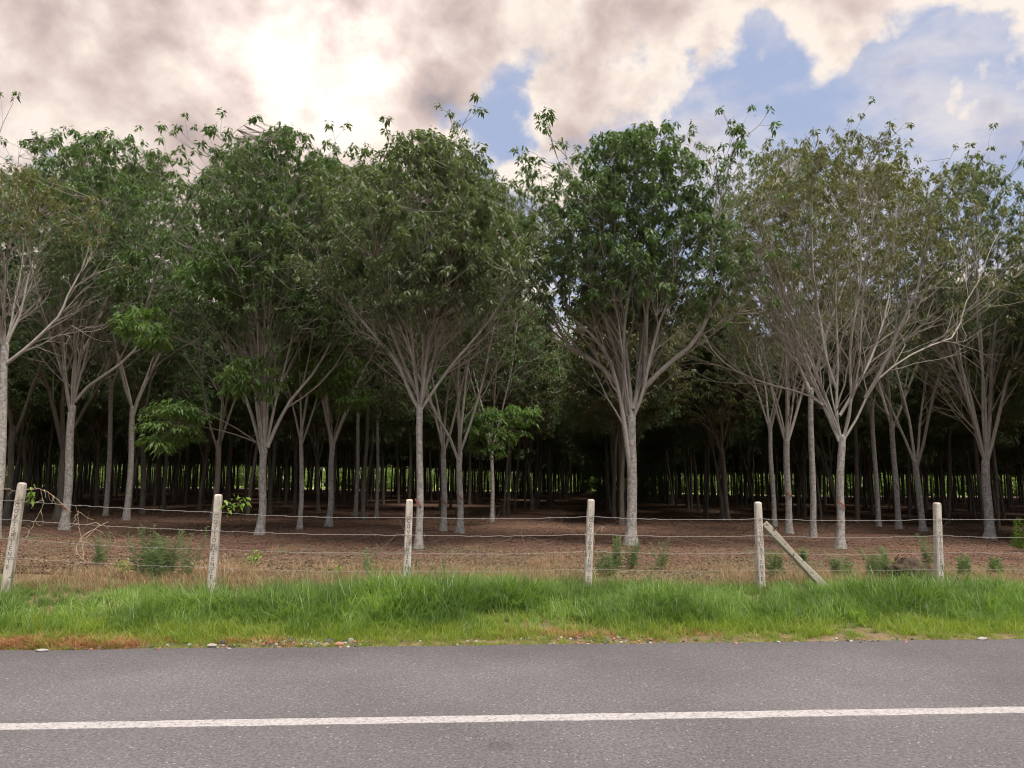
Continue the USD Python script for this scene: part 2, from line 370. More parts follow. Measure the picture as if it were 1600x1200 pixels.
def asphalt():
    n = {'geo': ('geometry', {}),
         'ng': ('voronoi_texture', {'scale': 95.0, 'feature': 'f1'}), 'big': ('noise_texture', {'scale': 0.55, 'detail': 5.0}),
         'fine': ('noise_texture', {'scale': 48.0, 'detail': 6.0, 'roughness': 0.82}),
         'rf': ('rgb_ramp', {'ramp': [(0.28, (0.030, 0.028, 0.029)), (0.44, (0.092, 0.085, 0.087)), (0.56, (0.136, 0.126, 0.129)), (0.72, (0.23, 0.215, 0.22))]}),
         'stone': ('map_range', {'range_type': 'smoothstep', 'from_min': 0.984, 'from_max': 0.999, 'to_min': 0.0, 'to_max': 0.6, 'clamp': True}),
         'sep': ('separate_color', {}), 'light': ('mix_color', {'blend_type': 'mix', 'b': (0.42, 0.39, 0.37)}),
         'bm': ('map_range', {'from_min': 0.3, 'from_max': 0.7, 'to_min': 0.80, 'to_max': 1.16, 'clamp': True}), 'sc': ('vector_math', {'math_type': 'scale'}),
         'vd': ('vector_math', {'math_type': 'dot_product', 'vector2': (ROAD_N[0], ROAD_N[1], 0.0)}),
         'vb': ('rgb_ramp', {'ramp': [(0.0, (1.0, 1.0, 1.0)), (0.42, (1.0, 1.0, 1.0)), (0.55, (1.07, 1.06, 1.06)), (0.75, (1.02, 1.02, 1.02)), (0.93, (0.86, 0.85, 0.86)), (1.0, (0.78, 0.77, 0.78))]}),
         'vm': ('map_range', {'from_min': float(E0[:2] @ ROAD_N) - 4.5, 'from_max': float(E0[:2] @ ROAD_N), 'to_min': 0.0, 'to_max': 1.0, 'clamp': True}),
         'vs': ('vector_math', {'math_type': 'multiply'}),
         'so': ('vector_math', {'math_type': 'subtract', 'vector2': tuple(on_plane(780, 1166, 0.004))}), 'sl': ('vector_math', {'math_type': 'length'}),
         'sn': ('noise_texture', {'scale': 14.0, 'detail': 3.0}), 'sa': ('math', {'math_type': 'multiply_add', 'value2': -0.08}),
         'sk': ('map_range', {'range_type': 'smoothstep', 'from_min': 0.035, 'from_max': 0.065, 'to_min': 0.80, 'to_max': 1.0, 'clamp': True}), 'ss': ('vector_math', {'math_type': 'scale'}),
         'b': ('bump', {'strength': 0.75, 'distance': 0.008}), 'p': ('principled_bsdf', {'roughness': 0.82, 'specular_ior_level': 0.3})}
    L = [('geo.position', 'ng.vector'), ('geo.position', 'big.vector'), ('geo.position', 'fine.vector'), ('fine.fac', 'rf.fac'), ('ng.color', 'sep.color'), ('sep.r', 'stone.value'),
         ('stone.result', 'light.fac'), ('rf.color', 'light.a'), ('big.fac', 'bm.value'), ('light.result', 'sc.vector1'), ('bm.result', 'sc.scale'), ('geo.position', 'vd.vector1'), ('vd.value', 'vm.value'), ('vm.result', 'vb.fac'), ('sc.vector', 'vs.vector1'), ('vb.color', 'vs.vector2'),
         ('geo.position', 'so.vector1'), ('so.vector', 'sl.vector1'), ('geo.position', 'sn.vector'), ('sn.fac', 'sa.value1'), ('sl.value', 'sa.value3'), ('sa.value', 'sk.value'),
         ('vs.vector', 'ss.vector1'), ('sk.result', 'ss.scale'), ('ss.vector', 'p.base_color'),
         ('fine.fac', 'b.height'), ('b.normal', 'p.normal')]
    return mat('asphalt', n, L)


def paint():
    n = {'geo': ('geometry', {}), 'n': ('noise_texture', {'scale': 38.0, 'detail': 6.0, 'roughness': 0.75}),
         'r': ('rgb_ramp', {'ramp': [(0.34, (0.12, 0.112, 0.11)), (0.44, (0.28, 0.262, 0.255)), (0.52, (0.37, 0.348, 0.34)), (0.66, (0.42, 0.395, 0.385)), (1.0, (0.50, 0.475, 0.46))]}),
         'b': ('bump', {'strength': 0.5, 'distance': 0.005}), 'p': ('principled_bsdf', {'roughness': 0.7, 'specular_ior_level': 0.3})}
    return mat('line_paint', n, [('geo.position', 'n.vector'), ('n.fac', 'r.fac'), ('r.color', 'p.base_color'), ('n.fac', 'b.height'), ('b.normal', 'p.normal')])


def ground_mat():
    """soil and leaf litter under the trees, green turf far beyond them"""
    n = {'geo': ('geometry', {}), 'sep': ('separate_xyz', {}),
         'n1': ('noise_texture', {'scale': 9.0, 'detail': 9.0, 'roughness': 0.7}), 'n2': ('noise_texture', {'scale': 0.7, 'detail': 5.0}), 'n3': ('noise_texture', {'scale': 1.6, 'detail': 6.0, 'roughness': 0.65}),
         'lit': ('rgb_ramp', {'ramp': [(0.25, (0.060, 0.033, 0.022)), (0.45, (0.110, 0.064, 0.044)), (0.6, (0.165, 0.102, 0.072)), (0.8, (0.27, 0.18, 0.13))]}),
         'soil': ('rgb_ramp', {'ramp': [(0.3, (0.10, 0.070, 0.042)), (0.5, (0.17, 0.118, 0.072)), (0.75, (0.29, 0.22, 0.14))]}),
         'moss': ('map_range', {'range_type': 'smoothstep', 'from_min': 0.52, 'from_max': 0.66, 'to_min': 0.1, 'to_max': 0.85, 'clamp': True}),
         'mm': ('mix_color', {'blend_type': 'mix', 'b': (0.085, 0.095, 0.035)}),
         'near': ('map_range', {'range_type': 'smoothstep', 'from_min': 12.0, 'from_max': 16.5, 'to_min': 0.0, 'to_max': 1.0, 'clamp': True}),
         'nm': ('mix_color', {'blend_type': 'mix'}), 'mossy': ('mix_color', {'blend_type': 'mix'}),
         'far': ('map_range', {'range_type': 'smoothstep', 'from_min': 150.0, 'from_max': 156.0, 'to_min': 0.0, 'to_max': 1.0, 'clamp': True}),
         'fm': ('mix_color', {'blend_type': 'mix', 'b': (0.24, 0.31, 0.075)}),
         'b': ('bump', {'strength': 0.7, 'distance': 0.025}), 'p': ('principled_bsdf', {'roughness': 0.95, 'specular_ior_level': 0.1})}
    L = [('geo.position', 'sep.vector'), ('geo.position', 'n1.vector'), ('geo.position', 'n2.vector'), ('geo.position', 'n3.vector'), ('n1.fac', 'lit.fac'), ('n1.fac', 'soil.fac'),
         ('n3.fac', 'moss.value'), ('moss.result', 'mm.fac'), ('soil.color', 'mm.a'), ('sep.y', 'near.value'), ('near.result', 'nm.fac'), ('mm.result', 'nm.a'), ('lit.color', 'nm.b'),
         ('sep.y', 'far.value'), ('far.result', 'fm.fac'), ('nm.result', 'fm.a'), ('fm.result', 'p.base_color'), ('n1.fac', 'b.height'), ('b.normal', 'p.normal')]
    n.pop('n2'), n.pop('mossy')
    L = [x for x in L if 'n2' not in x[1]]
    return mat('ground', n, L)


M['asphalt'], M['paint'], M['ground'] = asphalt(), paint(), ground_mat()

# ------------------------------------------------------------------ ground, road, line
gx = np.concatenate([-np.geomspace(1500, 22, 26), np.linspace(-21, 21, 106), np.geomspace(22, 1500, 26)])
gv = np.concatenate([-np.geomspace(1500, 12, 10), [-8, -4, -1, -0.3, -0.05], np.linspace(0, 0.6, 7)[0:], np.linspace(0.75, 14, 60), np.geomspace(14.6, 1900, 46)])
GX, GV = np.meshgrid(gx, gv, indexing='ij')
PX = E0[0] + (GX + 6) * ROAD_U[0] + GV * ROAD_N[0]
PY = E0[1] + (GX + 6) * ROAD_U[1] + GV * ROAD_N[1]
PZ = gz(PX, PY)
ni, nj = GX.shape
ii, jj = np.meshgrid(np.arange(ni - 1), np.arange(nj - 1), indexing='ij')
aa = (ii * nj + jj).ravel()
gf = np.stack([aa, aa + nj, aa + nj + 1, aa + 1], 1)
tag(obj('ground', (np.stack([PX, PY, PZ], -1).reshape(-1, 3), gf), M['ground'], smooth=True), kind='structure')


def strip(name, ua, ub, va_fn, vb_fn, z, m, n=400, thick=None):
    us = np.concatenate([[ua], np.linspace(-14, 26, n), [ub]])
    lo, hi = va_fn(us), vb_fn(us)
    P = lambda u, v: np.stack([E0[0] + u * ROAD_U[0] + v * ROAD_N[0], E0[1] + u * ROAD_U[1] + v * ROAD_N[1]], -1)
    a, b = P(us, lo), P(us, hi)
    k = len(us)
    zt = np.full(k, z)
    v = np.vstack([np.column_stack([a, zt]), np.column_stack([b, zt])])
    i = np.arange(k - 1)
    f = np.stack([i, i + 1, i + 1 + k, i + k], 1)
    if thick:
        v = np.vstack([v, np.column_stack([b, zt - thick])])
        f = np.vstack([f, np.stack([i + k, i + 1 + k, i + 1 + 2 * k, i + 2 * k], 1), np.stack([i + 3 * k, i + 1 + 3 * k, i + 1, i], 1)])
        v = np.vstack([v, np.column_stack([a, zt - thick])])
    return obj(name, (v, f), m)


def wob(us, amp, s, seed):
    return amp * (meshkit.fbm(np.stack([us * s, us * 0, us * 0 + seed], -1), 4, seed) - 0.5) * 2


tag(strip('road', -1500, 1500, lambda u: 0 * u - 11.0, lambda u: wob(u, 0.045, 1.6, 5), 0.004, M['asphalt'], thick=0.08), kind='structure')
L0, L1 = on_plane(0, 1135, 0.008), on_plane(1600, 1108.5, 0.008)
lu0, lv0 = (L0 - E0)[:2] @ ROAD_U, (L0 - E0)[:2] @ ROAD_N
lu1, lv1 = (L1 - E0)[:2] @ ROAD_U, (L1 - E0)[:2] @ ROAD_N
slope = (lv1 - lv0) / (lu1 - lu0)
mid = lambda u: lv0 + slope * (np.clip(u, -15, 30) - lu0)
drip = on_plane(1165, 1123, 0)
du = (drip - E0)[:2] @ ROAD_U
tag(strip('edge_line', -200, 200, lambda u: mid(u) - 0.073 + wob(u, 0.010, 9, 2) - 0.022 * np.exp(-((u - du) / 0.10) ** 2), lambda u: mid(u) + 0.073 + wob(u, 0.010, 9, 4), 0.0075, M['paint'], n=900, thick=0.005), kind='structure')

# ------------------------------------------------------------------ trees
def grow(rng, start, dirs, length, r0, r1, K, up, wander):
    """N branches as polylines: they curve upward by up and wander a little"""
    N = len(start)
    P = np.empty((N, K, 3))
    P[:, 0] = start
    d = norm(dirs)
    step = np.asarray(length)[:, None] / (K - 1)
    for k in range(1, K):
        d = norm(d + np.array([0, 0, 1.0]) * up / (K - 1) + rng.normal(0, wander / math.sqrt(K), (N, 3)))
        P[:, k] = P[:, k - 1] + d * step
    t = np.linspace(0, 1, K)[None]
    R = np.asarray(r0)[:, None] * (1 - t) + np.asarray(r1)[:, None] * t
    return P, R


def along(P, t):
    K = P.shape[1]
    x = np.clip(t * (K - 1), 0, K - 1.001)
    i = x.astype(int)
    f = (x - i)[:, None]
    n = np.arange(len(P))
    a, b = P[n, i], P[n, i + 1]
    return a * (1 - f) + b * f, norm(b - a)


def spread(rng, tangent, angle, out=None, bias=0.0):
    N = len(tangent)
    r = rng.normal(size=(N, 3))
    if out is not None:
        r = norm(r) + bias * out
    perp = norm(r - (r * tangent).sum(1, keepdims=True) * tangent)
    return norm(tangent * np.cos(angle)[:, None] + perp * np.sin(angle)[:, None])


def leaflets(rng, C, n, length=0.16, width=0.056, reach=0.16, droop=(-0.20, 0.80), up=0.03, hang=0.42):
    """umbrella-like whorls of hanging leaflets about the points C"""
    N = len(C) * n
    if N == 0:
        return np.zeros((0, 3)), np.zeros((0, 3), int)
    size = np.repeat(rng.uniform(0.7, 1.25, len(C)), n)
    az = rng.uniform(0, 2 * np.pi, N)
    o = np.stack([np.cos(az), np.sin(az), 0 * az], -1)
    rr = (reach * size * np.sqrt(rng.uniform(0.05, 1, N)))[:, None]
    base = np.repeat(C, n, 0) + o * rr + np.array([0, 0, 1]) * (up * size + rng.normal(0, 0.05, N) - 0.55 * rr[:, 0] ** 2 / reach)[:, None]
    a = rng.uniform(*droop, N)
    az2 = az + rng.normal(0, 0.5, N)
    o2 = np.stack([np.cos(az2), np.sin(az2), 0 * az2], -1)
    t = o2 * np.cos(a)[:, None] - np.array([0, 0, 1.0]) * np.sin(a)[:, None]
    s = norm(np.cross(t, np.array([0, 0, 1.0])) + 0.35 * rng.normal(size=(N, 3)))
    s = norm(s - (s * t).sum(1, keepdims=True) * t)
    nn = np.cross(s, t)
    nn *= np.sign(nn[:, 2:] + 1e-9)
    Ls = (length * size * rng.uniform(0.7, 1.2, N))[:, None]
    Ws = width * (Ls / length)
    v0 = base
    v1 = base + t * Ls * 0.5 + s * Ws * 0.5 - nn * Ws * 0.22
    v2 = base + t * Ls * 0.95 - np.array([0, 0, 1.0]) * Ls * hang
    v3 = base + t * Ls * 0.5 - s * Ws * 0.5 - nn * Ws * 0.22
    V = np.stack([v0, v1, v2, v3], 1).reshape(-1, 3)
    b = (np.arange(N) * 4)[:, None]
    F = np.stack([b + [0, 1, 2], b + [0, 2, 3]], 1).reshape(-1, 3)
    return V, F


def make_tree(seed, fork=(0, 0, 3.2), r=0.1, height=10.5, n_limbs=4, tilt=(0.25, 0.5), limbs=None, leafiness=1.0, leaf_bottom=5.5, l1=7, l2=5, l3=3, n_leaf=20, leaf_len=0.15, leaf_w=0.068,
              clumps=(), detail=1.0, bend=0.04, early=True, crown_r=2.1, n_crown=620, crown_off=(0, 0)):
    """All in the tree's own metres, base at the origin. Returns dict of meshes."""
    rng = np.random.default_rng(seed)
    fork = np.asarray(fork, float)
    big = detail >= 1
    # trunk
    K = 14 if big else 6
    t = np.linspace(0, 1, K)
    z = -0.2 + t * (fork[2] + 0.2)
    wx = bend * np.sin(t * np.pi * rng.uniform(0.8, 1.6) + rng.uniform(0, 1)) * np.sin(t * np.pi)
    wy = bend * np.sin(t * np.pi * rng.uniform(0.8, 1.6)) * np.sin(t * np.pi)
    P = np.stack([fork[0] * t + wx, fork[1] * t + wy, z], -1)[None]
    zz = np.maximum(z, 0)
    R = r * (1.03 - 0.14 * t + 0.75 * np.exp(-zz / 0.15) + 0.04 * np.exp(-((t - 1) / 0.05) ** 2))[None]
    top = P[0, -1] - P[0, -2]
    top = top / np.linalg.norm(top)
    P = np.concatenate([P, (P[0, -1] + top * r * 0.5)[None, None], (P[0, -1] + top * r * 0.95)[None, None]], 1)
    R = np.concatenate([R, R[:, -1:] * 0.72, R[:, -1:] * 0.2], 1)
    z = P[0, :, 2]
    tv, tf = tubes(P, R, 12 if big else 6)
    if big:
        w = meshkit.fbm(tv * np.array([9, 9, 4]) + seed, 3, 1) - 0.5
        ax = np.stack([np.interp(tv[:, 2], z, P[0, :, 0]), np.interp(tv[:, 2], z, P[0, :, 1]), tv[:, 2]], -1)
        tv = ax + (tv - ax) * (1 + 0.28 * w)[:, None]
    # limbs
    paths = []
    if limbs is None:
        a0 = rng.uniform(0, 2 * np.pi)
        for k in range(n_limbs):
            az = a0 + 2 * np.pi * (k + rng.uniform(-0.3, 0.3)) / n_limbs
            th = rng.uniform(*tilt)
            st = fork - np.array([fork[0] / fork[2], fork[1] / fork[2], 1]) * (rng.uniform(0.0, 0.5) if k and early else 0.03)
            d = np.array([math.cos(az) * math.sin(th), math.sin(az) * math.sin(th), math.cos(th)])
            top = height * rng.uniform(0.74, 0.94) - st[2]
            Lg = top / max(math.cos(th * 0.75), 0.3)
            Pp, _ = grow(rng, st[None], d[None], [Lg], [1], [1], 12 if big else 5, 0.45 * th, 0.16)
            paths.append(Pp[0])
    else:
        for via in limbs:
            pts = np.vstack([np.asarray(via, float)])
            d = norm(pts[-1] - pts[-2])
            top = height * rng.uniform(0.70, 0.93)
            d = norm(d * np.array([0.55, 0.55, 1]) + np.array([0, 0, 0.35]))
            ext = [pts]
            rem = max(top - pts[-1][2], 0.4)
            p = pts[-1]
            for q in range(4):
                p = p + norm(d + rng.normal(0, 0.1, 3)) * rem / 4
                ext.append(p[None])
            pts = np.vstack(ext)
            # resample with a smooth curve
            s = np.concatenate([[0], np.cumsum(np.linalg.norm(np.diff(pts, axis=0), axis=1))])
            from scipy.interpolate import PchipInterpolator
            ss = np.linspace(0, s[-1], 14)
            paths.append(np.stack([PchipInterpolator(s, pts[:, c])(ss) for c in range(3)], -1))
    thin = [1.0] * len(paths)
    if limbs is not None:
        for k in range(5):                         # slim upright leaders among the main limbs
            az, th = rng.uniform(0, 2 * np.pi), rng.uniform(0.12, 0.42)
            st = fork + np.array([0, 0, rng.uniform(-0.25, 0.05)])
            d = np.array([math.cos(az) * math.sin(th), math.sin(az) * math.sin(th), math.cos(th)])
            top = height * rng.uniform(0.6, 0.88) - st[2]
            Pp, _ = grow(rng, st[None], d[None], [top / max(math.cos(th * 0.8), 0.3)], [1], [1], 14, 0.4 * th, 0.16)
            paths.append(Pp[0])
            thin.append(0.55)
    LP = np.stack(paths)
    N0, K0 = LP.shape[:2]
    t = np.linspace(0, 1, K0)[None]
    lr = r * (0.60 if N0 <= 3 else 0.46) * rng.uniform(0.75, 1.1, N0)
    ln = np.linalg.norm(np.diff(LP, axis=1), axis=2).sum(1)
    rise = norm(LP[:, K0 // 2] - LP[:, 0])[:, 2]
    lr = np.minimum(lr * np.array(thin) * np.clip(0.15 + rise, 0.3, 1), 0.0135 * ln + 0.012)
    LR = lr[:, None] * (1 - t) ** 0.85 + 0.007
    limb_meshes = [tubes(LP[k:k + 1], LR[k:k + 1], 8 if big else 4) for k in range(N0)]
    axis_out = lambda p: norm((p - np.array([fork[0], fork[1], 0])) * np.array([1, 1, 0]) + 1e-6)
    # first order branches
    n1 = N0 * l1
    par = np.repeat(np.arange(N0), l1)
    tt = np.tile((np.arange(l1) + 0.5) / l1, N0) * 0.82 + 0.13 + rng.uniform(-0.05, 0.05, n1)
    s, tg = along(LP[par], tt)
    d = spread(rng, tg, rng.uniform(0.22, 0.62, n1), axis_out(s), 0.7)
    length = ln[par] * rng.uniform(0.24, 0.50, n1) * (1.15 - 0.55 * tt)
    cap = np.maximum((height - s[:, 2]) * 0.88, 0.35)
    length = np.minimum(length, cap)
    pr = np.interp(tt, np.linspace(0, 1, K0), np.ones(K0)) * lr[par] * (1 - tt) ** 0.85 + 0.006
    P1, R1 = grow(rng, s, d, length, np.minimum(pr * 0.62, 0.03), np.full(n1, 0.0045), 7 if big else 3, 0.35, 0.28)
    # second order
    n2 = n1 * l2
    par = np.repeat(np.arange(n1), l2)
    tt = np.tile((np.arange(l2) + 0.6) / l2, n1) * 0.85 + 0.12 + rng.uniform(-0.06, 0.06, n2)
    tt = np.clip(tt, 0.05, 1)
    s, tg = along(P1[par], tt)
    d = spread(rng, tg, rng.uniform(0.35, 0.9, n2), axis_out(s), 0.4)
    l2n = np.minimum(length[par] * rng.uniform(0.3, 0.6, n2) + 0.15, 1.3)
    P2, R2 = grow(rng, s, d, l2n, np.minimum(0.010, 0.004 + 0.005 * l2n), np.full(n2, 0.003), 5 if big else 3, 0.3, 0.35)
    # tips
    n3 = n2 * l3
    par = np.repeat(np.arange(n2), l3)
    tt = rng.uniform(0.25, 1, n3)
    s, tg = along(P2[par], tt)
    d = spread(rng, tg, rng.uniform(0.4, 1.0, n3), axis_out(s), 0.2)
    P3, R3 = grow(rng, s, d, l2n[par] * rng.uniform(0.25, 0.7, n3) + 0.06, np.full(n3, 0.0042), np.full(n3, 0.0026), 3, 0.25, 0.3)
    twig = [tubes(P1, R1, 5 if big else 3, False), tubes(P2, R2, 4 if big else 3, False)]
    if big:
        twig.append(tubes(P3, R3, 3, False))
    tips = np.vstack([P3[:, -1], P2[:, -1], P1[:, -1], LP[:, -1]])
    edge = meshkit.noise(tips * 0.75 + seed * 3.7, 2)
    pr = smoothstep(leaf_bottom - 0.9, leaf_bottom + 1.3, tips[:, 2] + (edge - 0.5) * 2.2) * np.clip(leafiness * (0.45 + 1.3 * edge), 0, 1)
    keep = rng.uniform(size=len(tips)) < pr
    C = tips[keep]
    # the outer crown: twigs reach out from the nearest branch into a lumpy dome
    u = rng.uniform(0, 1, n_crown) ** 0.85
    ph = rng.uniform(0, 2 * np.pi, n_crown)
    lump = meshkit.noise(np.stack([np.cos(ph) * 1.6, np.sin(ph) * 1.6, u * 3.2], -1) + seed * 2.3, 6)
    lump2 = meshkit.noise(np.stack([np.cos(ph) * 3.6, np.sin(ph) * 3.6, u * 7.0], -1) + seed * 1.3, 8)
    Rz = crown_r * np.sqrt(np.maximum(1 - u ** 2.6, 0)) * (0.72 + 0.28 * np.minimum(1, u * 2.5)) * (0.48 + 0.62 * lump + 0.45 * lump2)
    rho = Rz * rng.uniform(0, 1, n_crown) ** np.where(u < 0.4, 0.30, 0.42)
    zc = leaf_bottom + (height - leaf_bottom) * (u * (0.90 + 0.16 * lump2))
    lean = fork[:2] / fork[2] * 0.6
    A = np.stack([fork[0] + crown_off[0] + lean[0] * (zc - fork[2]) + rho * np.cos(ph), fork[1] + crown_off[1] + lean[1] * (zc - fork[2]) + rho * np.sin(ph), zc], -1)
    A = A[rng.uniform(size=len(A)) < np.clip(leafiness * (0.35 + 1.1 * lump2), 0, 1)]
    nodes = np.vstack([P1[:, 1:].reshape(-1, 3), P2[:, 1:].reshape(-1, 3), LP[:, K0 // 4:].reshape(-1, 3)])
    dist, near = cKDTree(nodes).query(A, k=16)
    bad = nodes[near][:, :, 2] > A[:, None, 2] - 0.12
    pick = np.where(bad, dist + 3.0, dist).argmin(1)
    S = nodes[near[np.arange(len(A)), pick]]
    ok = dist[np.arange(len(A)), pick] < 2.6
    A, S = A[ok], S[ok]
    D = A - S
    M1 = S + D * 0.33 + np.array([0, 0, -0.06]) * np.linalg.norm(D[:, :2], axis=1)[:, None] + rng.normal(0, 0.03, D.shape)
    M2 = S + D * 0.68 + np.array([0, 0, -0.05]) * np.linalg.norm(D[:, :2], axis=1)[:, None] + rng.normal(0, 0.03, D.shape)
    ln_ = np.linalg.norm(D, axis=1)
    RT = (0.0035 + 0.0035 * np.clip(ln_, 0, 1.5))[:, None] * np.array([1.15, 0.9, 0.7, 0.5])
    twig.append(tubes(np.stack([S, M1, M2, A], 1), RT, 3, False))
    C = np.vstack([C, A])
    leaf = [leaflets(rng, C, n_leaf, leaf_len, leaf_w, reach=leaf_len * 0.42)]
    lush = []
    for (centre, rad, ncl, att) in clumps:
        centre, att = np.asarray(centre, float), np.asarray(att, float)
        dirv = centre - att
        Lb = np.linalg.norm(dirv)
        mp = (att + centre) / 2 + np.array([0, 0, 0.12 * Lb])
        tq = np.linspace(0, 1, 9)[:, None]
        path = (1 - tq) ** 2 * att + 2 * tq * (1 - tq) * mp + tq ** 2 * centre
        twig.append(tubes(path[None], np.linspace(0.02, 0.006, 9)[None], 5, False))
        q = norm(rng.normal(size=(ncl, 3))) * rad * rng.uniform(0.25, 1, (ncl, 1)) ** 0.5 * np.array([1, 1, 0.75])
        ends = centre + q
        st, _ = along(np.repeat(path[None], ncl, 0), rng.uniform(0.6, 1, ncl))
        m2 = (st + ends) / 2 + np.array([0, 0, 0.08])
        PB = np.stack([st, m2, ends], 1)
        twig.append(tubes(PB, np.tile([0.006, 0.0045, 0.003], (ncl, 1)), 3, False))
        lush.append(leaflets(rng, ends, n_leaf + 8, 0.17, 0.062, 0.17))
    return dict(trunk=(tv, tf), limbs=limb_meshes, twigs=join(twig), leaf=join(leaf) if len(leaf[0][1]) else None, lush=join(lush) if lush else None)


def tapping_mark(r, z, az, rise=0.16, span=1.9, w=0.055):
    """slanting red cut that winds part way round the trunk, standing just proud of the bark"""
    n = 10
    a = np.linspace(-span / 2, span / 2, n) + az
    zz = z - rise * (np.linspace(-0.5, 0.5, n))
    V = []
    for q, (aa_, z_) in enumerate(zip(a, zz)):
        for dz, dr in ((-w / 2, 0.000), (-w / 2 + 0.006, 0.012), (w / 2 - 0.006, 0.012), (w / 2, 0.000)):
            V.append(((r + dr) * math.cos(aa_), (r + dr) * math.sin(aa_), z_ + dz))
    F = []
    for q in range(n - 1):
        for k in range(3):
            b = q * 4 + k
            F += [(b, b + 4, b + 5), (b, b + 5, b + 1)]
    return np.array(V), np.array(F)


def cup_mesh():
    prof = np.array([(0.0, -0.05), (0.04, -0.048), (0.062, -0.02), (0.07, 0.035), (0.062, 0.035), (0.05, -0.012), (0.0, -0.03)])
    m = trimesh.creation.revolve(prof, sections=14)
    return np.array(m.vertices), np.array(m.faces)


def emit_tree(path, T, bark='bark', leaf='leaf', mark=None, cup=None):
    obj('trunk', T['trunk'], M[bark], path, smooth=50)
    for lm in T['limbs']:
        obj('limb', lm, M['limb'] if bark == 'bark' else M['bark_brown'], path, smooth=60)
    tag(obj('twigs', T['twigs'], M['twig'], path), kind='stuff')
    if T['leaf'] is not None:
        tag(obj('crown', T['leaf'], M[leaf], path), kind='stuff')
    if T['lush'] is not None:
        tag(obj('lush_leaf_clump', T['lush'], M['leaf_lush'], path), kind='stuff')
    if mark:
        obj('tapping_cut', mark, M['mark'], path)
    if cup is not None:
        v, f = cup_mesh()
        obj('latex_cup', (v + cup, f), M['cup'], path, smooth=40)


G_FRONT = 'pale rubber trees at the edge of the plantation'
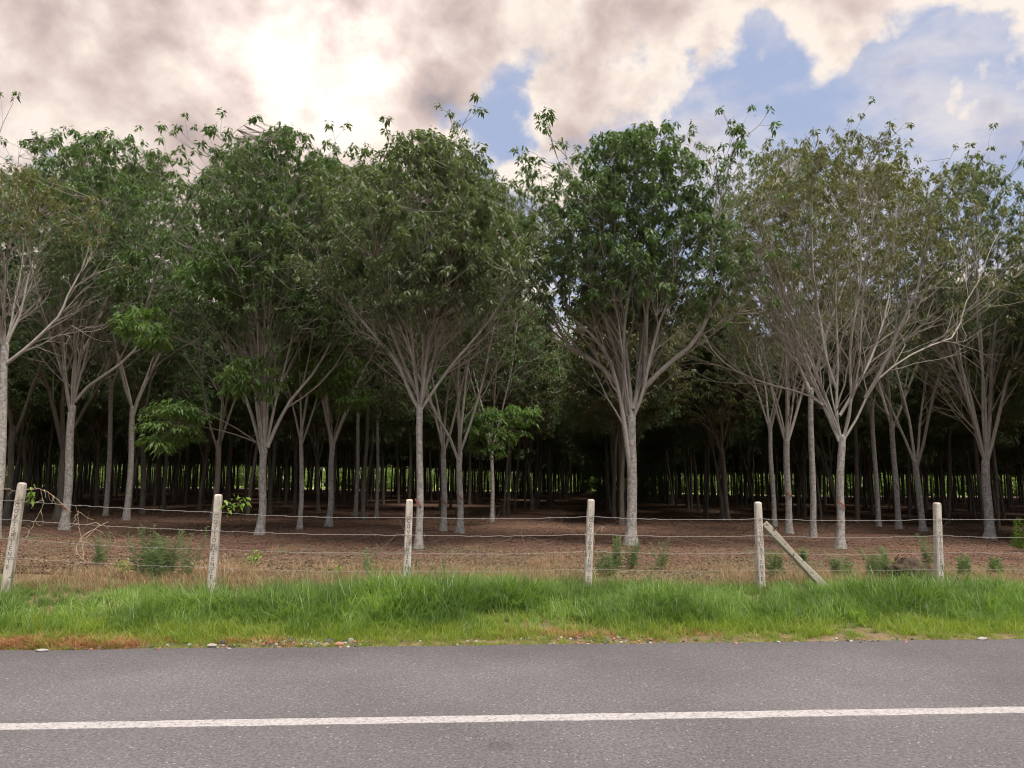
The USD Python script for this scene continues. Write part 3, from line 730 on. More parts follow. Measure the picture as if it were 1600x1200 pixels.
# every tree one can single out: base px, fork px, trunk width px, top px(y), style
FRONT = [
    dict(b=(985, 852), f=(986, 652), w=16, cr=2.15, nc=1050, top=192, leaf='leaf', lb=5.6, leafy=1.15, l1=8, mark=None, seed=11,
         limbs=[[(986, 742), (979, 690), (972, 640), (957, 575), (932, 530), (893, 495)], [(987, 650), (962, 597), (925, 562), (888, 540)], [(987, 655), (980, 560), (972, 500), (962, 420)],
                [(990, 650), (1004, 615), (1012, 575), (1030, 505), (1052, 440)], [(1007, 600), (1009, 540), (1012, 470), (1015, 420)], [(986, 720), (977, 660), (968, 590), (958, 500), (940, 400)],
                [(1008, 605), (1040, 572), (1085, 533), (1110, 480)], [(980, 650), (974, 540), (995, 380)], [(990, 640), (1000, 500), (958, 360)]],
         label='thick pale forked tree standing alone in front of the dark central alley'),
    dict(b=(653, 858), f=(656, 635), w=11, cr=2.2, nc=900, top=205, leaf='leaf_dull', lb=5.3, leafy=0.85, l1=8, mark=786, seed=12,
         limbs=[[(655, 640), (640, 612), (622, 568), (590, 530), (530, 440)], [(656, 640), (650, 590), (643, 520), (636, 420)], [(658, 640), (690, 592), (716, 558), (745, 525), (790, 460)],
                [(658, 630), (676, 565), (692, 505), (702, 430)], [(652, 615), (622, 545), (600, 480), (585, 410)], [(655, 640), (662, 570), (660, 500), (668, 420)]],
         label='slim whitish speckled tree just behind the third fence post with a red cut on it'),
    dict(b=(1311, 857), f=(1316, 684), w=12, cr=2.3, nc=800, top=200, leaf='leaf_copper', lb=6.4, leafy=0.62, l1=9, mark=788, seed=13,
         limbs=[[(1312, 690), (1286, 632), (1266, 590), (1254, 540), (1222, 480), (1190, 430)], [(1287, 634), (1262, 617), (1210, 603), (1150, 580)], [(1312, 685), (1307, 640), (1309, 560), (1306, 450)],
                [(1308, 610), (1291, 560), (1281, 500), (1270, 420)], [(1318, 684), (1330, 625), (1328, 560), (1345, 430)], [(1312, 650), (1345, 592), (1364, 552), (1390, 440)],
                [(1320, 685), (1346, 640), (1362, 604), (1402, 568), (1442, 545), (1495, 522)], [(1352, 622), (1376, 580), (1398, 530), (1425, 470)]],
         label='wide spreading bare limbed pale tree with red cut right of the leaning brace'),
    dict(b=(405, 836), f=(413, 704), w=12, cr=2.4, nc=950, top=190, leaf='leaf', lb=5.2, leafy=1.0, l1=8, mark=None, seed=14,
         limbs=[[(410, 715), (397, 660), (378, 605), (362, 560), (348, 470)], [(413, 705), (414, 640), (410, 560), (418, 460)], [(416, 700), (428, 640), (446, 570), (468, 470)],
                [(418, 700), (450, 632), (495, 575), (520, 520)], [(412, 710), (402, 640), (395, 560), (385, 470)]],
         clumps=[((266, 664), 0.85, 40, (402, 692)), ((388, 588), 0.8, 26, (410, 660)), ((345, 425), 1.0, 60, (400, 560)), ((230, 510), 0.7, 26, (390, 600)), ((300, 640), 0.4, 8, (402, 692))],
         label='many limbed pale tree left of centre with a low leafy branch reaching left'),
    dict(b=(100, 828), f=(113, 636), w=12, top=185, leaf='leaf', lb=6.2, leafy=0.85, l1=7, mark=792, seed=15,
         limbs=[[(113, 640), (121, 590), (127, 555), (145, 520), (172, 450)], [(111, 645), (103, 595), (99, 540), (92, 460)], [(117, 628), (142, 600), (182, 574), (215, 540)], [(113, 640), (118, 570), (116, 500), (120, 420)]],
         label='pale leaning tree with a red cut between the two leftmost fence posts'),
    dict(b=(1546, 842), f=(1540, 722), w=13, top=235, leaf='leaf_dull', lb=6.0, leafy=0.75, l1=8, mark=None, seed=16,
         limbs=[[(1540, 725), (1526, 665), (1516, 618), (1495, 555), (1478, 480)], [(1542, 715), (1547, 640), (1550, 560), (1560, 450)], [(1543, 720), (1560, 652), (1572, 600), (1602, 515)], [(1541, 715), (1536, 650), (1535, 560), (1528, 460)]],
         label='pale tree with three upright limbs at the right end, right of the last fence post'),
    dict(b=(1232, 834), f=(1229, 690), w=10, top=215, leaf='leaf_copper', lb=6.0, leafy=0.7, l1=7, mark=772, seed=17,
         limbs=[[(1228, 690), (1217, 655), (1204, 600), (1188, 520)], [(1229, 690), (1230, 640), (1228, 560), (1232, 470)], [(1231, 690), (1243, 650), (1256, 600), (1268, 520)]],
         label='mottled tree with dark flared foot, second trunk right of the fifth fence post'),
    dict(b=(-8, 842), f=(8, 540), w=13, top=260, leaf='leaf_copper', lb=7.2, leafy=0.4, l1=8, mark=None, seed=18,
         limbs=[[(7, 545), (18, 520), (32, 490), (45, 430)], [(6, 545), (-2, 520), (-18, 480), (-25, 420)], [(7, 570), (40, 545), (75, 512), (95, 490)], [(7, 545), (6, 480), (8, 420)]],
         label='pale trunk cut by the left edge of the picture'),
    dict(b=(718, 833), f=(718, 708), w=10, top=225, leaf='leaf_dull', lb=5.0, leafy=0.85, l1=7, mark=776, seed=19, label='dark footed tree with red cut, second to the right of the slim whitish tree'),
    dict(b=(692, 830), f=(693, 702), w=9, top=235, leaf='leaf_dull', lb=5.0, leafy=0.85, l1=7, mark=783, seed=20, label='slender tree with red cut next right of the slim whitish tree'),
    dict(b=(513, 822), f=(520, 694), w=9, top=215, leaf='leaf', lb=5.2, leafy=1.0, l1=8, mark=None, seed=21, cup=757,
         clumps=[((503, 575), 1.1, 70, (520, 680)), ((545, 612), 0.6, 22, (522, 680)), ((480, 545), 0.6, 20, (520, 660))], cdy=1.9, label='slender tree with a black cup on its trunk and lush green clumps above'),
    dict(b=(197, 814), f=(207, 638), w=9, top=225, leaf='leaf', lb=5.6, leafy=0.95, l1=7, mark=None, seed=22, label='tall pale slender trunk midway between the two leftmost fence posts'),
    dict(b=(88, 812), f=(102, 690), w=11, top=230, leaf='leaf', lb=6.0, leafy=0.8, l1=7, mark=None, bark='bark_brown', seed=23, cup=742, label='brown trunk with a black cup just left of the pale leaning tree'),
    dict(b=(8, 816), f=(20, 668), w=9, top=250, leaf='leaf', lb=6.4, leafy=0.7, l1=6, mark=None, bark='bark_brown', seed=24, label='thin leaning tree at the left edge behind the first fence post'),
    dict(b=(333, 812), f=(342, 690), w=9, top=215, leaf='leaf', lb=5.0, leafy=1.0, l1=7, mark=None, bark='bark_brown', seed=25, label='brown forked tree directly behind the second fence post'),
    dict(b=(468, 827), f=(471, 672), w=7, top=230, leaf='leaf', lb=5.4, leafy=0.9, l1=6, mark=None, seed=26, label='very thin straight pale trunk right of the many limbed tree'),
    dict(b=(1270, 840), f=(1267, 610), w=9, top=215, leaf='leaf_copper', lb=6.0, leafy=0.65, l1=6, mark=None, seed=27, label='straight unforked pale trunk left of the wide spreading tree'),
    dict(b=(1210, 823), f=(1203, 660), w=7, top=220, leaf='leaf_dull', lb=5.6, leafy=0.8, l1=6, mark=None, seed=28, label='thin slightly crooked trunk immediately right of the fifth fence post'),
    dict(b=(1442, 830), f=(1430, 722), w=9, top=240, leaf='leaf_copper', lb=6.0, leafy=0.65, l1=7, mark=None, seed=29, label='forked dark footed tree just left of the last fence post'),
    dict(b=(1404, 826), f=(1393, 660), w=8, top=235, leaf='leaf_copper', lb=6.0, leafy=0.65, l1=6, mark=None, seed=30, label='slender leaning trunk midway between the wide spreading tree and last post'),
    dict(b=(1373, 823), f=(1362, 640), w=7, top=235, leaf='leaf_copper', lb=6.0, leafy=0.65, l1=6, mark=None, seed=31, label='thin leaning trunk next right of the wide spreading tree'),
    dict(b=(768, 815), f=(768, 690), w=6, top=260, leaf='leaf', lb=5.0, leafy=0.9, l1=7, mark=None, seed=32, clumps=[((778, 672), 1.2, 46, (768, 700)), ((815, 645), 0.6, 16, (768, 700)), ((745, 640), 0.8, 20, (768, 700))], cdy=2.5,
         label='thin trunk with low green leaf clumps midway between third and fourth posts'),
    dict(b=(222, 803), f=(224, 650), w=8, top=245, leaf='leaf', lb=5.4, leafy=1.0, l1=7, mark=None, bark='bark_brown', seed=33, label='reddish brown trunk right of the tall pale slender trunk'),
    dict(b=(165, 806), f=(174, 600), w=7, top=250, leaf='leaf', lb=5.8, leafy=0.9, l1=6, mark=None, seed=34, label='thin greenish trunk left of the tall pale slender trunk'),
    dict(b=(555, 806), f=(560, 640), w=6, top=245, leaf='leaf', lb=5.2, leafy=0.9, l1=6, mark=None, seed=35, label='straight grey trunk in shade right of the tree with green clumps'),
    dict(b=(588, 808), f=(590, 640), w=5, top=245, leaf='leaf_dull', lb=5.2, leafy=0.9, l1=6, mark=None, seed=36, label='thin shaded trunk with high fork left of the slim whitish tree'),
]


def local(tree_base, pts, rng, Y, dy=0.0):
    out = []
    n = len(pts)
    off = rng.uniform(-0.7, 1.8)
    for k, (px, py) in enumerate(pts):
        out.append(at_depth(px, py, Y + off * (k / max(n - 1, 1))) - tree_base)
    return np.array(out)


placed = []
for q, F in enumerate(FRONT):
    rng = np.random.default_rng(F['seed'])
    base = on_ground(*F['b'])
    Y = base[1]
    fork = at_depth(*F['f'], Y) - base
    r = 0.5 * F['w'] / FPX * Y * 1.02 / 1.02
    height = (at_depth(F['f'][0], F['top'] + 22, Y) - base)[2]
    limbs = None
    if 'limbs' in F:
        limbs = [local(base, via, rng, Y) for via in F['limbs']]
    clumps = [(at_depth(*c, Y - F.get('cdy', 0.9)) - base, rad, ncl, at_depth(*a, Y) - base) for c, rad, ncl, a in F.get('clumps', ())]
    T = make_tree(F['seed'], fork, r, height, n_limbs=int(rng.integers(3, 5)), tilt=(0.2, 0.45), limbs=limbs, leafiness=F['leafy'], leaf_bottom=F['lb'], l1=F['l1'] + 2, l2=4, l3=1, n_leaf=21, clumps=clumps, crown_r=F.get('cr', 2.0) * 1.22, n_crown=int(F.get('nc', 640) * 1.15), crown_off=F.get('co', (0, 0)),
                  leaf_len=0.10 if F['leaf'] == 'leaf_copper' else 0.13, leaf_w=0.040 if F['leaf'] == 'leaf_copper' else 0.054)
    t = thing('rubber_tree', F['label'], 'tree', base, G_FRONT)
    mk = None
    az = -math.pi / 2
    if F['mark']:
        zm = (at_depth(F['b'][0], F['mark'], Y) - base)[2]
        mv, mf = tapping_mark(r * 1.0, zm, az)
        mk = (mv + np.array([fork[0] * zm / fork[2], fork[1] * zm / fork[2], 0]), mf)
    cp = None
    if F.get('cup'):
        zc = (at_depth(F['b'][0], F['cup'], Y) - base)[2]
        cp = np.array([fork[0] * zc / fork[2] - r - 0.06, fork[1] * zc / fork[2] - 0.02, zc])
    emit_tree(t.GetPath(), T, F.get('bark', 'bark'), F['leaf'], mk, cp)
    placed.append(base)
placed = np.array(placed)

# ---- the rows behind: a planting grid whose rows run 6.9 degrees right of the view
RA = 6.9 * RAD
RU = np.array([math.sin(RA), math.cos(RA)])
RN = np.array([RU[1], -RU[0]])
anchor = placed[0][:2]
rng = np.random.default_rng(77)
cands = []
for i in range(-24, 28):
    for j in range(0, 90):
        p = anchor + RN * (i * 4.85) + RU * (j * 2.5) + rng.normal(0, 0.22, 2)
        x, y = p
        az = math.atan2(x, y) / RAD
        limit = 136 + 80 * math.exp(-((az - 7.0) / 6.0) ** 2)
        if y > limit or abs(x) > 0.70 * y + 13:
            continue
        if beyond(x, y) < 9.5:
            continue
        if np.min(np.hypot(*(placed[:, :2] - p).T)) < 1.7:
            continue
        if y < 29 and abs(x) < 0.62 * y and np.abs(az) < 33:
            continue                              # the near trees in view are the ones placed above
        if rng.uniform() < 0.04:
            continue
        cands.append((math.hypot(x, y), x, y))
cands.sort()
cands = np.array(cands)

KINDS = []
UsdGeom.Scope.Define(stage, '/World/Kinds')


def tree_class(seed, leaf, bark, **kw):
    path = f'/World/Kinds/rubber_tree_kind_{len(KINDS):03d}'
    stage.CreateClassPrim(path)
    T = make_tree(seed, **kw)
    emit_tree(path, T, bark, leaf)
    KINDS.append(path)


rk = np.random.default_rng(5)
for k in range(9):
    tree_class(200 + k, ['leaf', 'leaf_dull', 'leaf', 'leaf_dull', 'leaf_copper', 'leaf', 'leaf_dull', 'leaf', 'leaf_copper'][k], 'bark_brown', fork=(rk.normal(0, 0.16), rk.normal(0, 0.16), rk.uniform(2.6, 5.0)), r=rk.uniform(0.062, 0.096),
               height=rk.uniform(10.2, 11.8), n_limbs=int(rk.integers(2, 5)), tilt=(0.16, 0.40), leafiness=1.1, leaf_bottom=rk.uniform(4.0, 5.0), l1=7, l2=4, l3=1, n_leaf=20, leaf_len=0.17, leaf_w=0.075, crown_r=2.7, n_crown=1050)

G_ROWS = 'slender tree trunks in the shaded rows of the plantation'
GAPS = ['left of the second fence post', 'between the second and third fence posts', 'between the third and fourth fence posts', 'between the fourth and fifth fence posts', 'between the fifth and last fence posts', 'right of the last fence post']
GAP_X = [336, 637, 920, 1187, 1466]               # where the posts stand across the picture


def row_label(x, y):
    col = 800 + FPX * x / (y * math.cos(PITCH))
    gap = GAPS[int(np.searchsorted(GAP_X, col))]
    far = 'nearest of the' if y < 42 else ('half deep' if y < 62 else 'deepest, dim')
    return f'{far} shaded slender trunks seen {gap}'


inview = np.abs(cands[:, 1]) < 0.667 * cands[:, 2] + 3.2
near_idx = np.nonzero(inview)[0][:300 - len(FRONT)]
near_set = set(near_idx.tolist())
for q in near_idx:
    _, x, y = cands[q]
    lab = row_label(x, y)
    t = thing('rubber_tree', lab, 'tree', (x, y, float(gz(x, y))), G_ROWS + ' ' + lab.split(' seen ')[1] + ', ' + lab.split(' shaded')[0],
              rotz=rng.uniform(0, 360), scale=rng.uniform(0.9, 1.06) * (0.94 if y < 45 else 1), rotx=rng.normal(0, 1.4), roty=rng.normal(0, 1.4))
    t.GetPrim().GetReferences().AddInternalReference(KINDS[int(rng.integers(0, len(KINDS)))])
    t.GetPrim().SetInstanceable(True)

rest = np.array([c for q, c in enumerate(cands) if q not in near_set])
protos = []
for k in range(4):
    T = make_tree(300 + k, fork=(0, 0, rk.uniform(3.0, 4.3)), r=0.092, height=11.2, n_limbs=3, tilt=(0.18, 0.42), leafiness=1.3, leaf_bottom=4.2, l1=5, l2=3, l3=1, n_leaf=9, leaf_len=0.34, leaf_w=0.16, detail=0.5, crown_r=2.8, n_crown=420)
    protos.append([('trunk', T['trunk'], M['bark_brown']), ('limb', join(T['limbs']), M['bark_brown']), ('twigs', T['twigs'], M['twig']), ('crown', T['leaf'], M['leaf'])])
n = len(rest)
pi = instancer('/World/far_trees', protos, np.column_stack([rest[:, 1], rest[:, 2], gz(rest[:, 1], rest[:, 2])]), rng.integers(0, 4, n), rng.uniform(0, 2 * np.pi, n), np.repeat(rng.uniform(0.88, 1.1, (n, 1)), 3, 1))
tag(pi, 'far-off mass of plantation trees standing deep in the shade', 'trees', kind='stuff')
print('trees', len(FRONT), len(near_idx), n)

# ---- leafy young trees that grow into the alley
def bush(seed, h, w, n, leaf_len, nl=14, stem=True):
    rng = np.random.default_rng(seed)
    q = norm(rng.normal(size=(n, 3))) * rng.uniform(0.35, 1, (n, 1)) ** 0.5 * np.array([w / 2, w / 2, h / 2 * 0.95])
    lump = 0.72 + 0.55 * meshkit.noise(norm(q) * 2.2 + seed, 4)
    C = q * lump[:, None] + np.array([0, 0, h * 0.56])
    C = C[C[:, 2] > 0.1]
    root = np.zeros((len(C), 3)) + rng.normal(0, 0.05, (len(C), 3)) * np.array([1, 1, 0])
    midp = C * np.array([0.35, 0.35, 0.6])
    st = tubes(np.stack([root, midp, C], 1), np.tile([0.014, 0.009, 0.004], (len(C), 1)), 3, False)
    return st, leaflets(rng, C, nl, leaf_len, leaf_len * 0.36, reach=leaf_len)


st, lf = bush(41, 6.4, 4.6, 240, 0.24, 16)
for q, (px, Yd, s) in enumerate([(938, 62, 1.0), (1003, 70, 0.95)]):
    p = at_depth(px, 772, Yd)
    t = thing('young_tree', ['leafy young tree at the left side deep in the alley', 'leafy young tree at the right side deep in the alley, half behind the thick tree'][q], 'tree', (p[0], p[1], float(gz(p[0], p[1]))), None, rotz=70 * q, scale=s)
    tag(obj('stems', st, M['twig'], t.GetPath()), kind='stuff')
    tag(obj('crown', lf, M['leaf_lush'], t.GetPath()), kind='stuff')

# ---- sunlit undergrowth of the open land beyond the plantation
rng = np.random.default_rng(91)
protos = []
for k in range(3):
    st, lf = bush(50 + k, 5.0, 6.0, 170, 0.55, 8)
    protos.append([('stems', st, M['twig']), ('leaves', lf, M['field_leaf'])])
xs, ys = [], []
for k in range(330):
    az = rng.uniform(-42, 42) * RAD
    far = 136 + 80 * math.exp(-((az / RAD - 7.0) / 6.0) ** 2)
    y = far + rng.uniform(16, 50)
    xs.append(y * math.tan(az))
    ys.append(y)
xs, ys = np.array(xs), np.array(ys)
n = len(xs)
pi = instancer('/World/far_undergrowth', protos, np.column_stack([xs, ys, gz(xs, ys) - 0.1]), rng.integers(0, 3, n), rng.uniform(0, 6.28, n), np.repeat(rng.uniform(0.6, 1.5, (n, 1)), 3, 1))
tag(pi, 'bright green undergrowth of the open land seen between the far trunks', 'undergrowth', kind='stuff')

# ------------------------------------------------------------------ fence
G_POST = 'lettered concrete fence posts'
POSTS = [  # top px, base px, world depth
    ((35, 754), (14, 893), 9.95, 'leftmost fence post, tilting right, with dried vine on its wires'),
    ((341.5, 772), (331, 912), 10.2, 'second fence post from the left, clear letters and straw at its foot'),
    ((640, 780), (635, 912), 10.45, 'third fence post from the left, in front of the slim whitish tree'),
    ((923.5, 780), (918, 918), 10.75, 'fourth fence post from the left, just left of the thick forked tree'),
    ((1184, 784), (1189, 914), 11.0, 'fifth fence post, the one with the diagonal brace against it'),
    ((1464, 785), (1468, 914), 11.25, 'rightmost fence post, beside the dark earth mound'),
]
WORD = [['C', 'O', 'V'], ['I', 'O', 'R'], ['I', 'E', 'N'], ['T', 'E']]
GROOVES = [0.235, 0.470, 0.705, 0.940]           # below the top


def solid(v, f):
    return manifold3d.Manifold(manifold3d.Mesh(vert_properties=np.asarray(v, np.float32), tri_verts=np.asarray(f, np.uint32)))


def post_mesh(hgt, seed):
    """square tapering post with chamfered edges and rounded head; origin at the top's centre, z down to -hgt; the letters are sunk in its front (-y)"""
    rng = np.random.default_rng(seed)
    secs = []
    ch = 0.014
    zs = [0.0, -0.008, -0.022, -0.045, -0.25, -hgt]
    ws = [0.024, 0.038, 0.044, 0.0455, 0.0465, 0.053]
    rings = []
    for z, w in zip(zs, ws):
        c = min(ch, w * 0.55)
        rings.append(np.array([(-w + c, -w, z), (w - c, -w, z), (w, -w + c, z), (w, w - c, z), (w - c, w, z), (-w + c, w, z), (-w, w - c, z), (-w, -w + c, z)]))
    body = None
    for a, b in zip(rings[:-1], rings[1:]):
        h = manifold3d.Manifold.hull_points(np.vstack([a, b]).astype(float))
        body = h if body is None else body + h
    cuts = []
    plates = []
    for g in GROOVES:
        cuts.append(manifold3d.Manifold.cube((0.3, 0.016, 0.013), True).translate((0, -0.051, -g)))
    for trio, z0 in zip(WORD, GROOVES):
        for k, chh in enumerate(trio):
            m = meshkit.text_mesh(chh, 0.050, 0.03, bold=True)
            v = np.array(m.vertices)
            cx = (v[:, 0].min() + v[:, 0].max()) / 2
            v[:, 0] -= cx
            zc = -(z0 + 0.050 + 0.072 * k)
            w = np.interp(-zc, [0.25, hgt], [0.0465, 0.053])
            # text plane xy -> xz, extruded along y into the post
            vv = np.stack([v[:, 0], -w - 0.022 + v[:, 2], v[:, 1] + zc - 0.025], -1)
            try:
                f = np.array(m.faces)[:, ::-1]
                s = solid(vv, f)
                if s.is_empty() or s.volume() <= 0:
                    s = solid(vv, np.array(m.faces))
                if s.volume() > 0:
                    cuts.append(s)
            except Exception:
                pass
            fl = v.copy()
            pl = np.stack([v[:, 0], -w + 0.0062 + 0.004 * (v[:, 2] / 0.03), v[:, 1] + zc - 0.025], -1)
            plates.append((pl, np.array(m.faces)))
    for c in cuts:
        body = body - c
    # chips along the edges
    for q in range(7):
        sx = rng.choice([-1, 1])
        zc = -rng.uniform(0.05, hgt * 0.8)
        s = manifold3d.Manifold.sphere(rng.uniform(0.008, 0.018), 8).translate((sx * 0.047, -0.047, zc))
        body = body - s
    mm = body.to_mesh()
    return (np.array(mm.vert_properties[:, :3]), np.array(mm.tri_verts)), plates


def frame_to(top, bottom):
    """matrix whose z points from bottom to top, x stays close to the fence's line"""
    z = norm((top - bottom)[None])[0]
    x = np.array([0.995, 0.10, 0])
    x = norm((x - z * (x @ z))[None])[0]
    y = np.cross(z, x)
    m = np.eye(4)
    m[:3, 0], m[:3, 1], m[:3, 2], m[:3, 3] = x, y, z, top
    return m


post_frames = []
for k, (tp, bp, Y, label) in enumerate(POSTS):
    top, bot = at_depth(*tp, Y), at_depth(*bp, Y)
    g = float(gz(bot[0], bot[1]))
    dirv = norm((bot - top)[None])[0]
    hgt = max((top[2] - g) / -dirv[2], 0.9) + 0.12
    m = frame_to(top, top + dirv * hgt)
    post_frames.append(m)
    x = UsdGeom.Xform.Define(stage, numbered('/World', 'fence_post'))
    base = m @ np.array([0, 0, -hgt, 1])
    mb = m.copy()
    mb[:3, 3] = base[:3]
    x.AddTransformOp().Set(Gf.Matrix4d(*mb.T.ravel().tolist()))
    tag(x, label, 'fence post', G_POST)
    (pv, pf), letters = post_mesh(hgt, 60 + k)
    obj('shaft', (pv + [0, 0, hgt], pf), M['concrete'], x.GetPath())
    for lv, lf in letters:
        obj('letter', (lv + [0, 0, hgt], lf), M['concrete_dark'], x.GetPath())

# brace leaning on the fifth post
p5 = post_frames[4]
Yb = POSTS[4][2]
a = at_depth(1193, 818, Yb + 0.12)
b = on_ground(1292, 912)
b = at_depth(1296, 912, Yb - 0.15)
b[2] = min(b[2], float(gz(b[0], b[1])) - 0.02)
Lb = np.linalg.norm(a - b)
z = norm((a - b)[None])[0]
y = np.array([0, -1.0, 0.15])
y = norm((y - z * (y @ z))[None])[0]
x = np.cross(y, z)
Mb = np.eye(4)
Mb[:3, 0], Mb[:3, 1], Mb[:3, 2], Mb[:3, 3] = x, y, z, b
br = None
prev = None
for t in np.linspace(0, 1, 9):
    w = 0.046 + 0.006 * math.sin(9 * t)
    c = 0.013
    ring = np.array([(-w + c, -w, t * Lb), (w - c, -w, t * Lb), (w, -w + c, t * Lb), (w, w - c, t * Lb), (w - c, w, t * Lb), (-w + c, w, t * Lb), (-w, w - c, t * Lb), (-w, -w + c, t * Lb)])
    if prev is not None:
        h = manifold3d.Manifold.hull_points(np.vstack([prev, ring]))
        br = h if br is None else br + h
    prev = ring
rb = np.random.default_rng(3)
for q in range(7):
    br = br - manifold3d.Manifold.sphere(rb.uniform(0.012, 0.022), 10).translate((rb.choice([-1, 1]) * 0.058, rb.uniform(-0.05, 0.06), rb.uniform(0.1, Lb)))
xf = UsdGeom.Xform.Define(stage, numbered('/World', 'fence_brace'))
xf.AddTransformOp().Set(Gf.Matrix4d(*Mb.T.ravel().tolist()))
tag(xf, 'weathered lichen stained brace leaning diagonally on the fifth fence post', 'fence brace')
obj('shaft', br, M['wood'], xf.GetPath())

# wires
rw = np.random.default_rng(8)
WIRE_LABEL = ['topmost barbed wire strand of the fence', 'second barbed wire strand from the top of the fence', 'third barbed wire strand from the top, thin against the leaf litter', 'lowest barbed wire strand, running through the grass tips']
for w, g in enumerate(GROOVES):
    pts = [(m @ np.array([0, -0.053, -g, 1]))[:3] for m in post_frames]
    ext = 2 * pts[0] - pts[1]
    ext2 = 2 * pts[-1] - pts[-2]
    pts = [ext] + pts + [ext2]
    line = []
    for a, b in zip(pts[:-1], pts[1:]):
        sag = rw.uniform(0.008, 0.03)
        for t in np.linspace(0, 1, 24, endpoint=False):
            p = a * (1 - t) + b * t
            p = p + np.array([0, 0, -4 * sag * t * (1 - t)]) + rw.normal(0, 0.0012, 3) * (0 < t)
            line.append(p)
    line.append(pts[-1])
    line = np.array(line)
    th = thing('barbed_wire', WIRE_LABEL[w], 'wire', (0, 0, 0), 'barbed wire strands of the fence')
    s = np.concatenate([[0], np.cumsum(np.linalg.norm(np.diff(line, axis=0), axis=1))])
    rr = 0.0025 if w < 2 else 0.0018
    obj('strand', tubes(line[None], np.full((1, len(line)), rr), 5), M['wire'], th.GetPath())
    at = np.arange(0.1, s[-1], 0.13) + rw.normal(0, 0.01, len(np.arange(0.1, s[-1], 0.13)))
    c = np.stack([np.interp(at, s, line[:, k]) for k in range(3)], -1)
    dv = norm(rw.normal(size=(len(at), 3)) * np.array([0.35, 1, 1])) * 0.016
    dv2 = norm(rw.normal(size=(len(at), 3)) * np.array([0.35, 1, 1])) * 0.016
    B = np.vstack([np.stack([c - dv, c, c + dv], 1), np.stack([c - dv2, c, c + dv2], 1)])
    tag(obj('barbs', tubes(B, np.full((len(B), 3), 0.0016), 3), M['wire'], th.GetPath()), kind='stuff')

# ------------------------------------------------------------------ grass
def tuft(seed, n, rad, h, wid, lean, K=4, seg_droop=0.8, comb=False):
    rng = np.random.default_rng(seed)
    az = rng.normal(0, 0.95, n) if comb else rng.uniform(0, 2 * np.pi, n)
    rr = rad * np.sqrt(rng.uniform(0, 1, n))
    a2 = rng.uniform(0, 2 * np.pi, n)
    base = np.stack([rr * np.cos(a2), rr * np.sin(a2), np.full(n, -0.03)], -1)
    H = rng.uniform(*h, n)
    le = rng.uniform(*lean, n)
    o = np.stack([np.cos(az), np.sin(az), 0 * az], -1)
    side = np.stack([-np.sin(az + rng.normal(0, 0.6, n)), np.cos(az), 0 * az], -1)
    side = norm(side)
    rows = []
    for k in range(K):
        t = k / (K - 1)
        p = base + o * (H * le * t ** 1.8)[:, None] + np.array([0, 0, 1.0]) * (H * (t - seg_droop * 0.5 * le * t ** 2.4))[:, None]
        w = wid * rng.uniform(0.8, 1.2, n) * (1 - t) ** 0.7
        if k < K - 1:
            rows += [p - side * w[:, None] / 2, p + side * w[:, None] / 2]
        else:
            rows += [p]
    V = np.stack(rows, 1)
    m = V.shape[1]
    f = []
    for k in range(K - 2):
        f += [(2 * k, 2 * k + 1, 2 * k + 3), (2 * k, 2 * k + 3, 2 * k + 2)]
    f.append((m - 3, m - 2, m - 1))
    F = (np.array(f)[None] + (np.arange(n) * m)[:, None, None]).reshape(-1, 3)
    return V.reshape(-1, 3), F


rng = np.random.default_rng(123)
FENCE_V = np.array([beyond(*m[:2, 3]) for m in post_frames])
FENCE_X = np.array([m[0, 3] for m in post_frames])


def scatter(n, vlo, vhi, xlo=-11.5, xhi=12.5):
    u = rng.uniform(xlo - E0[0], xhi - E0[0], n)
    v = rng.uniform(0, 1, n)
    x = E0[0] + u * ROAD_U[0]
    hi = vhi(x) if callable(vhi) else vhi
    lo = vlo(x) if callable(vlo) else vlo
    v = lo + v * (hi - lo)
    return x + v * ROAD_N[0], E0[1] + u * ROAD_U[1] + v * ROAD_N[1], v


fence_at = lambda x: np.interp(x, FENCE_X, FENCE_V)


def put(name, label, protos, x, y, scale, mats, sink=0.0):
    n = len(x)
    p = [[('blades', pm, mats)] for pm in protos]
    pi = instancer('/World/' + name, p, np.column_stack([x, y, gz(x, y) - sink]), rng.integers(0, len(protos), n), rng.uniform(0, 2 * np.pi, n), np.repeat(np.asarray(scale)[:, None], 3, 1), rng.normal(0, 0.10, (n, 2)))
    tag(pi, label, 'grass', kind='stuff')


# long green grass: dense from half a metre behind the asphalt to a little past the fence
x, y, v = scatter(12500, 0.35, lambda x: fence_at(x) + 0.45)
fa = fence_at(x)
clump = meshkit.fbm(np.stack([x * 1.1, y * 1.1, 0 * x], -1), 3, 5)
keep = rng.uniform(size=len(x)) < np.clip(0.50 + 2.2 * (clump - 0.38), 0.30, 1) * (1 - 0.75 * smoothstep(0.0, 0.45, v - fa))
x, y, v, clump, fa = x[keep], y[keep], v[keep], clump[keep], fa[keep]
kp = rng.uniform(size=len(x)) < smoothstep(0.25, 1.15, v) + 0.04
x, y, v, clump, fa = x[kp], y[kp], v[kp], clump[kp], fa[kp]
sc = (0.40 + 0.46 * smoothstep(0.3, 1.5, v)) * (0.30 + 1.35 * clump) * rng.uniform(0.65, 1.35, len(v)) * (1 - 0.50 * smoothstep(1.0, 0.0, fa - v))
put('long_grass', 'long bright green grass of the verge below the fence', [tuft(400 + k, 26, 0.085, (0.14, 0.50), 0.014, (0.2, 1.35), comb=k % 3 != 0) for k in range(9)], x, y, sc, M['grass'])
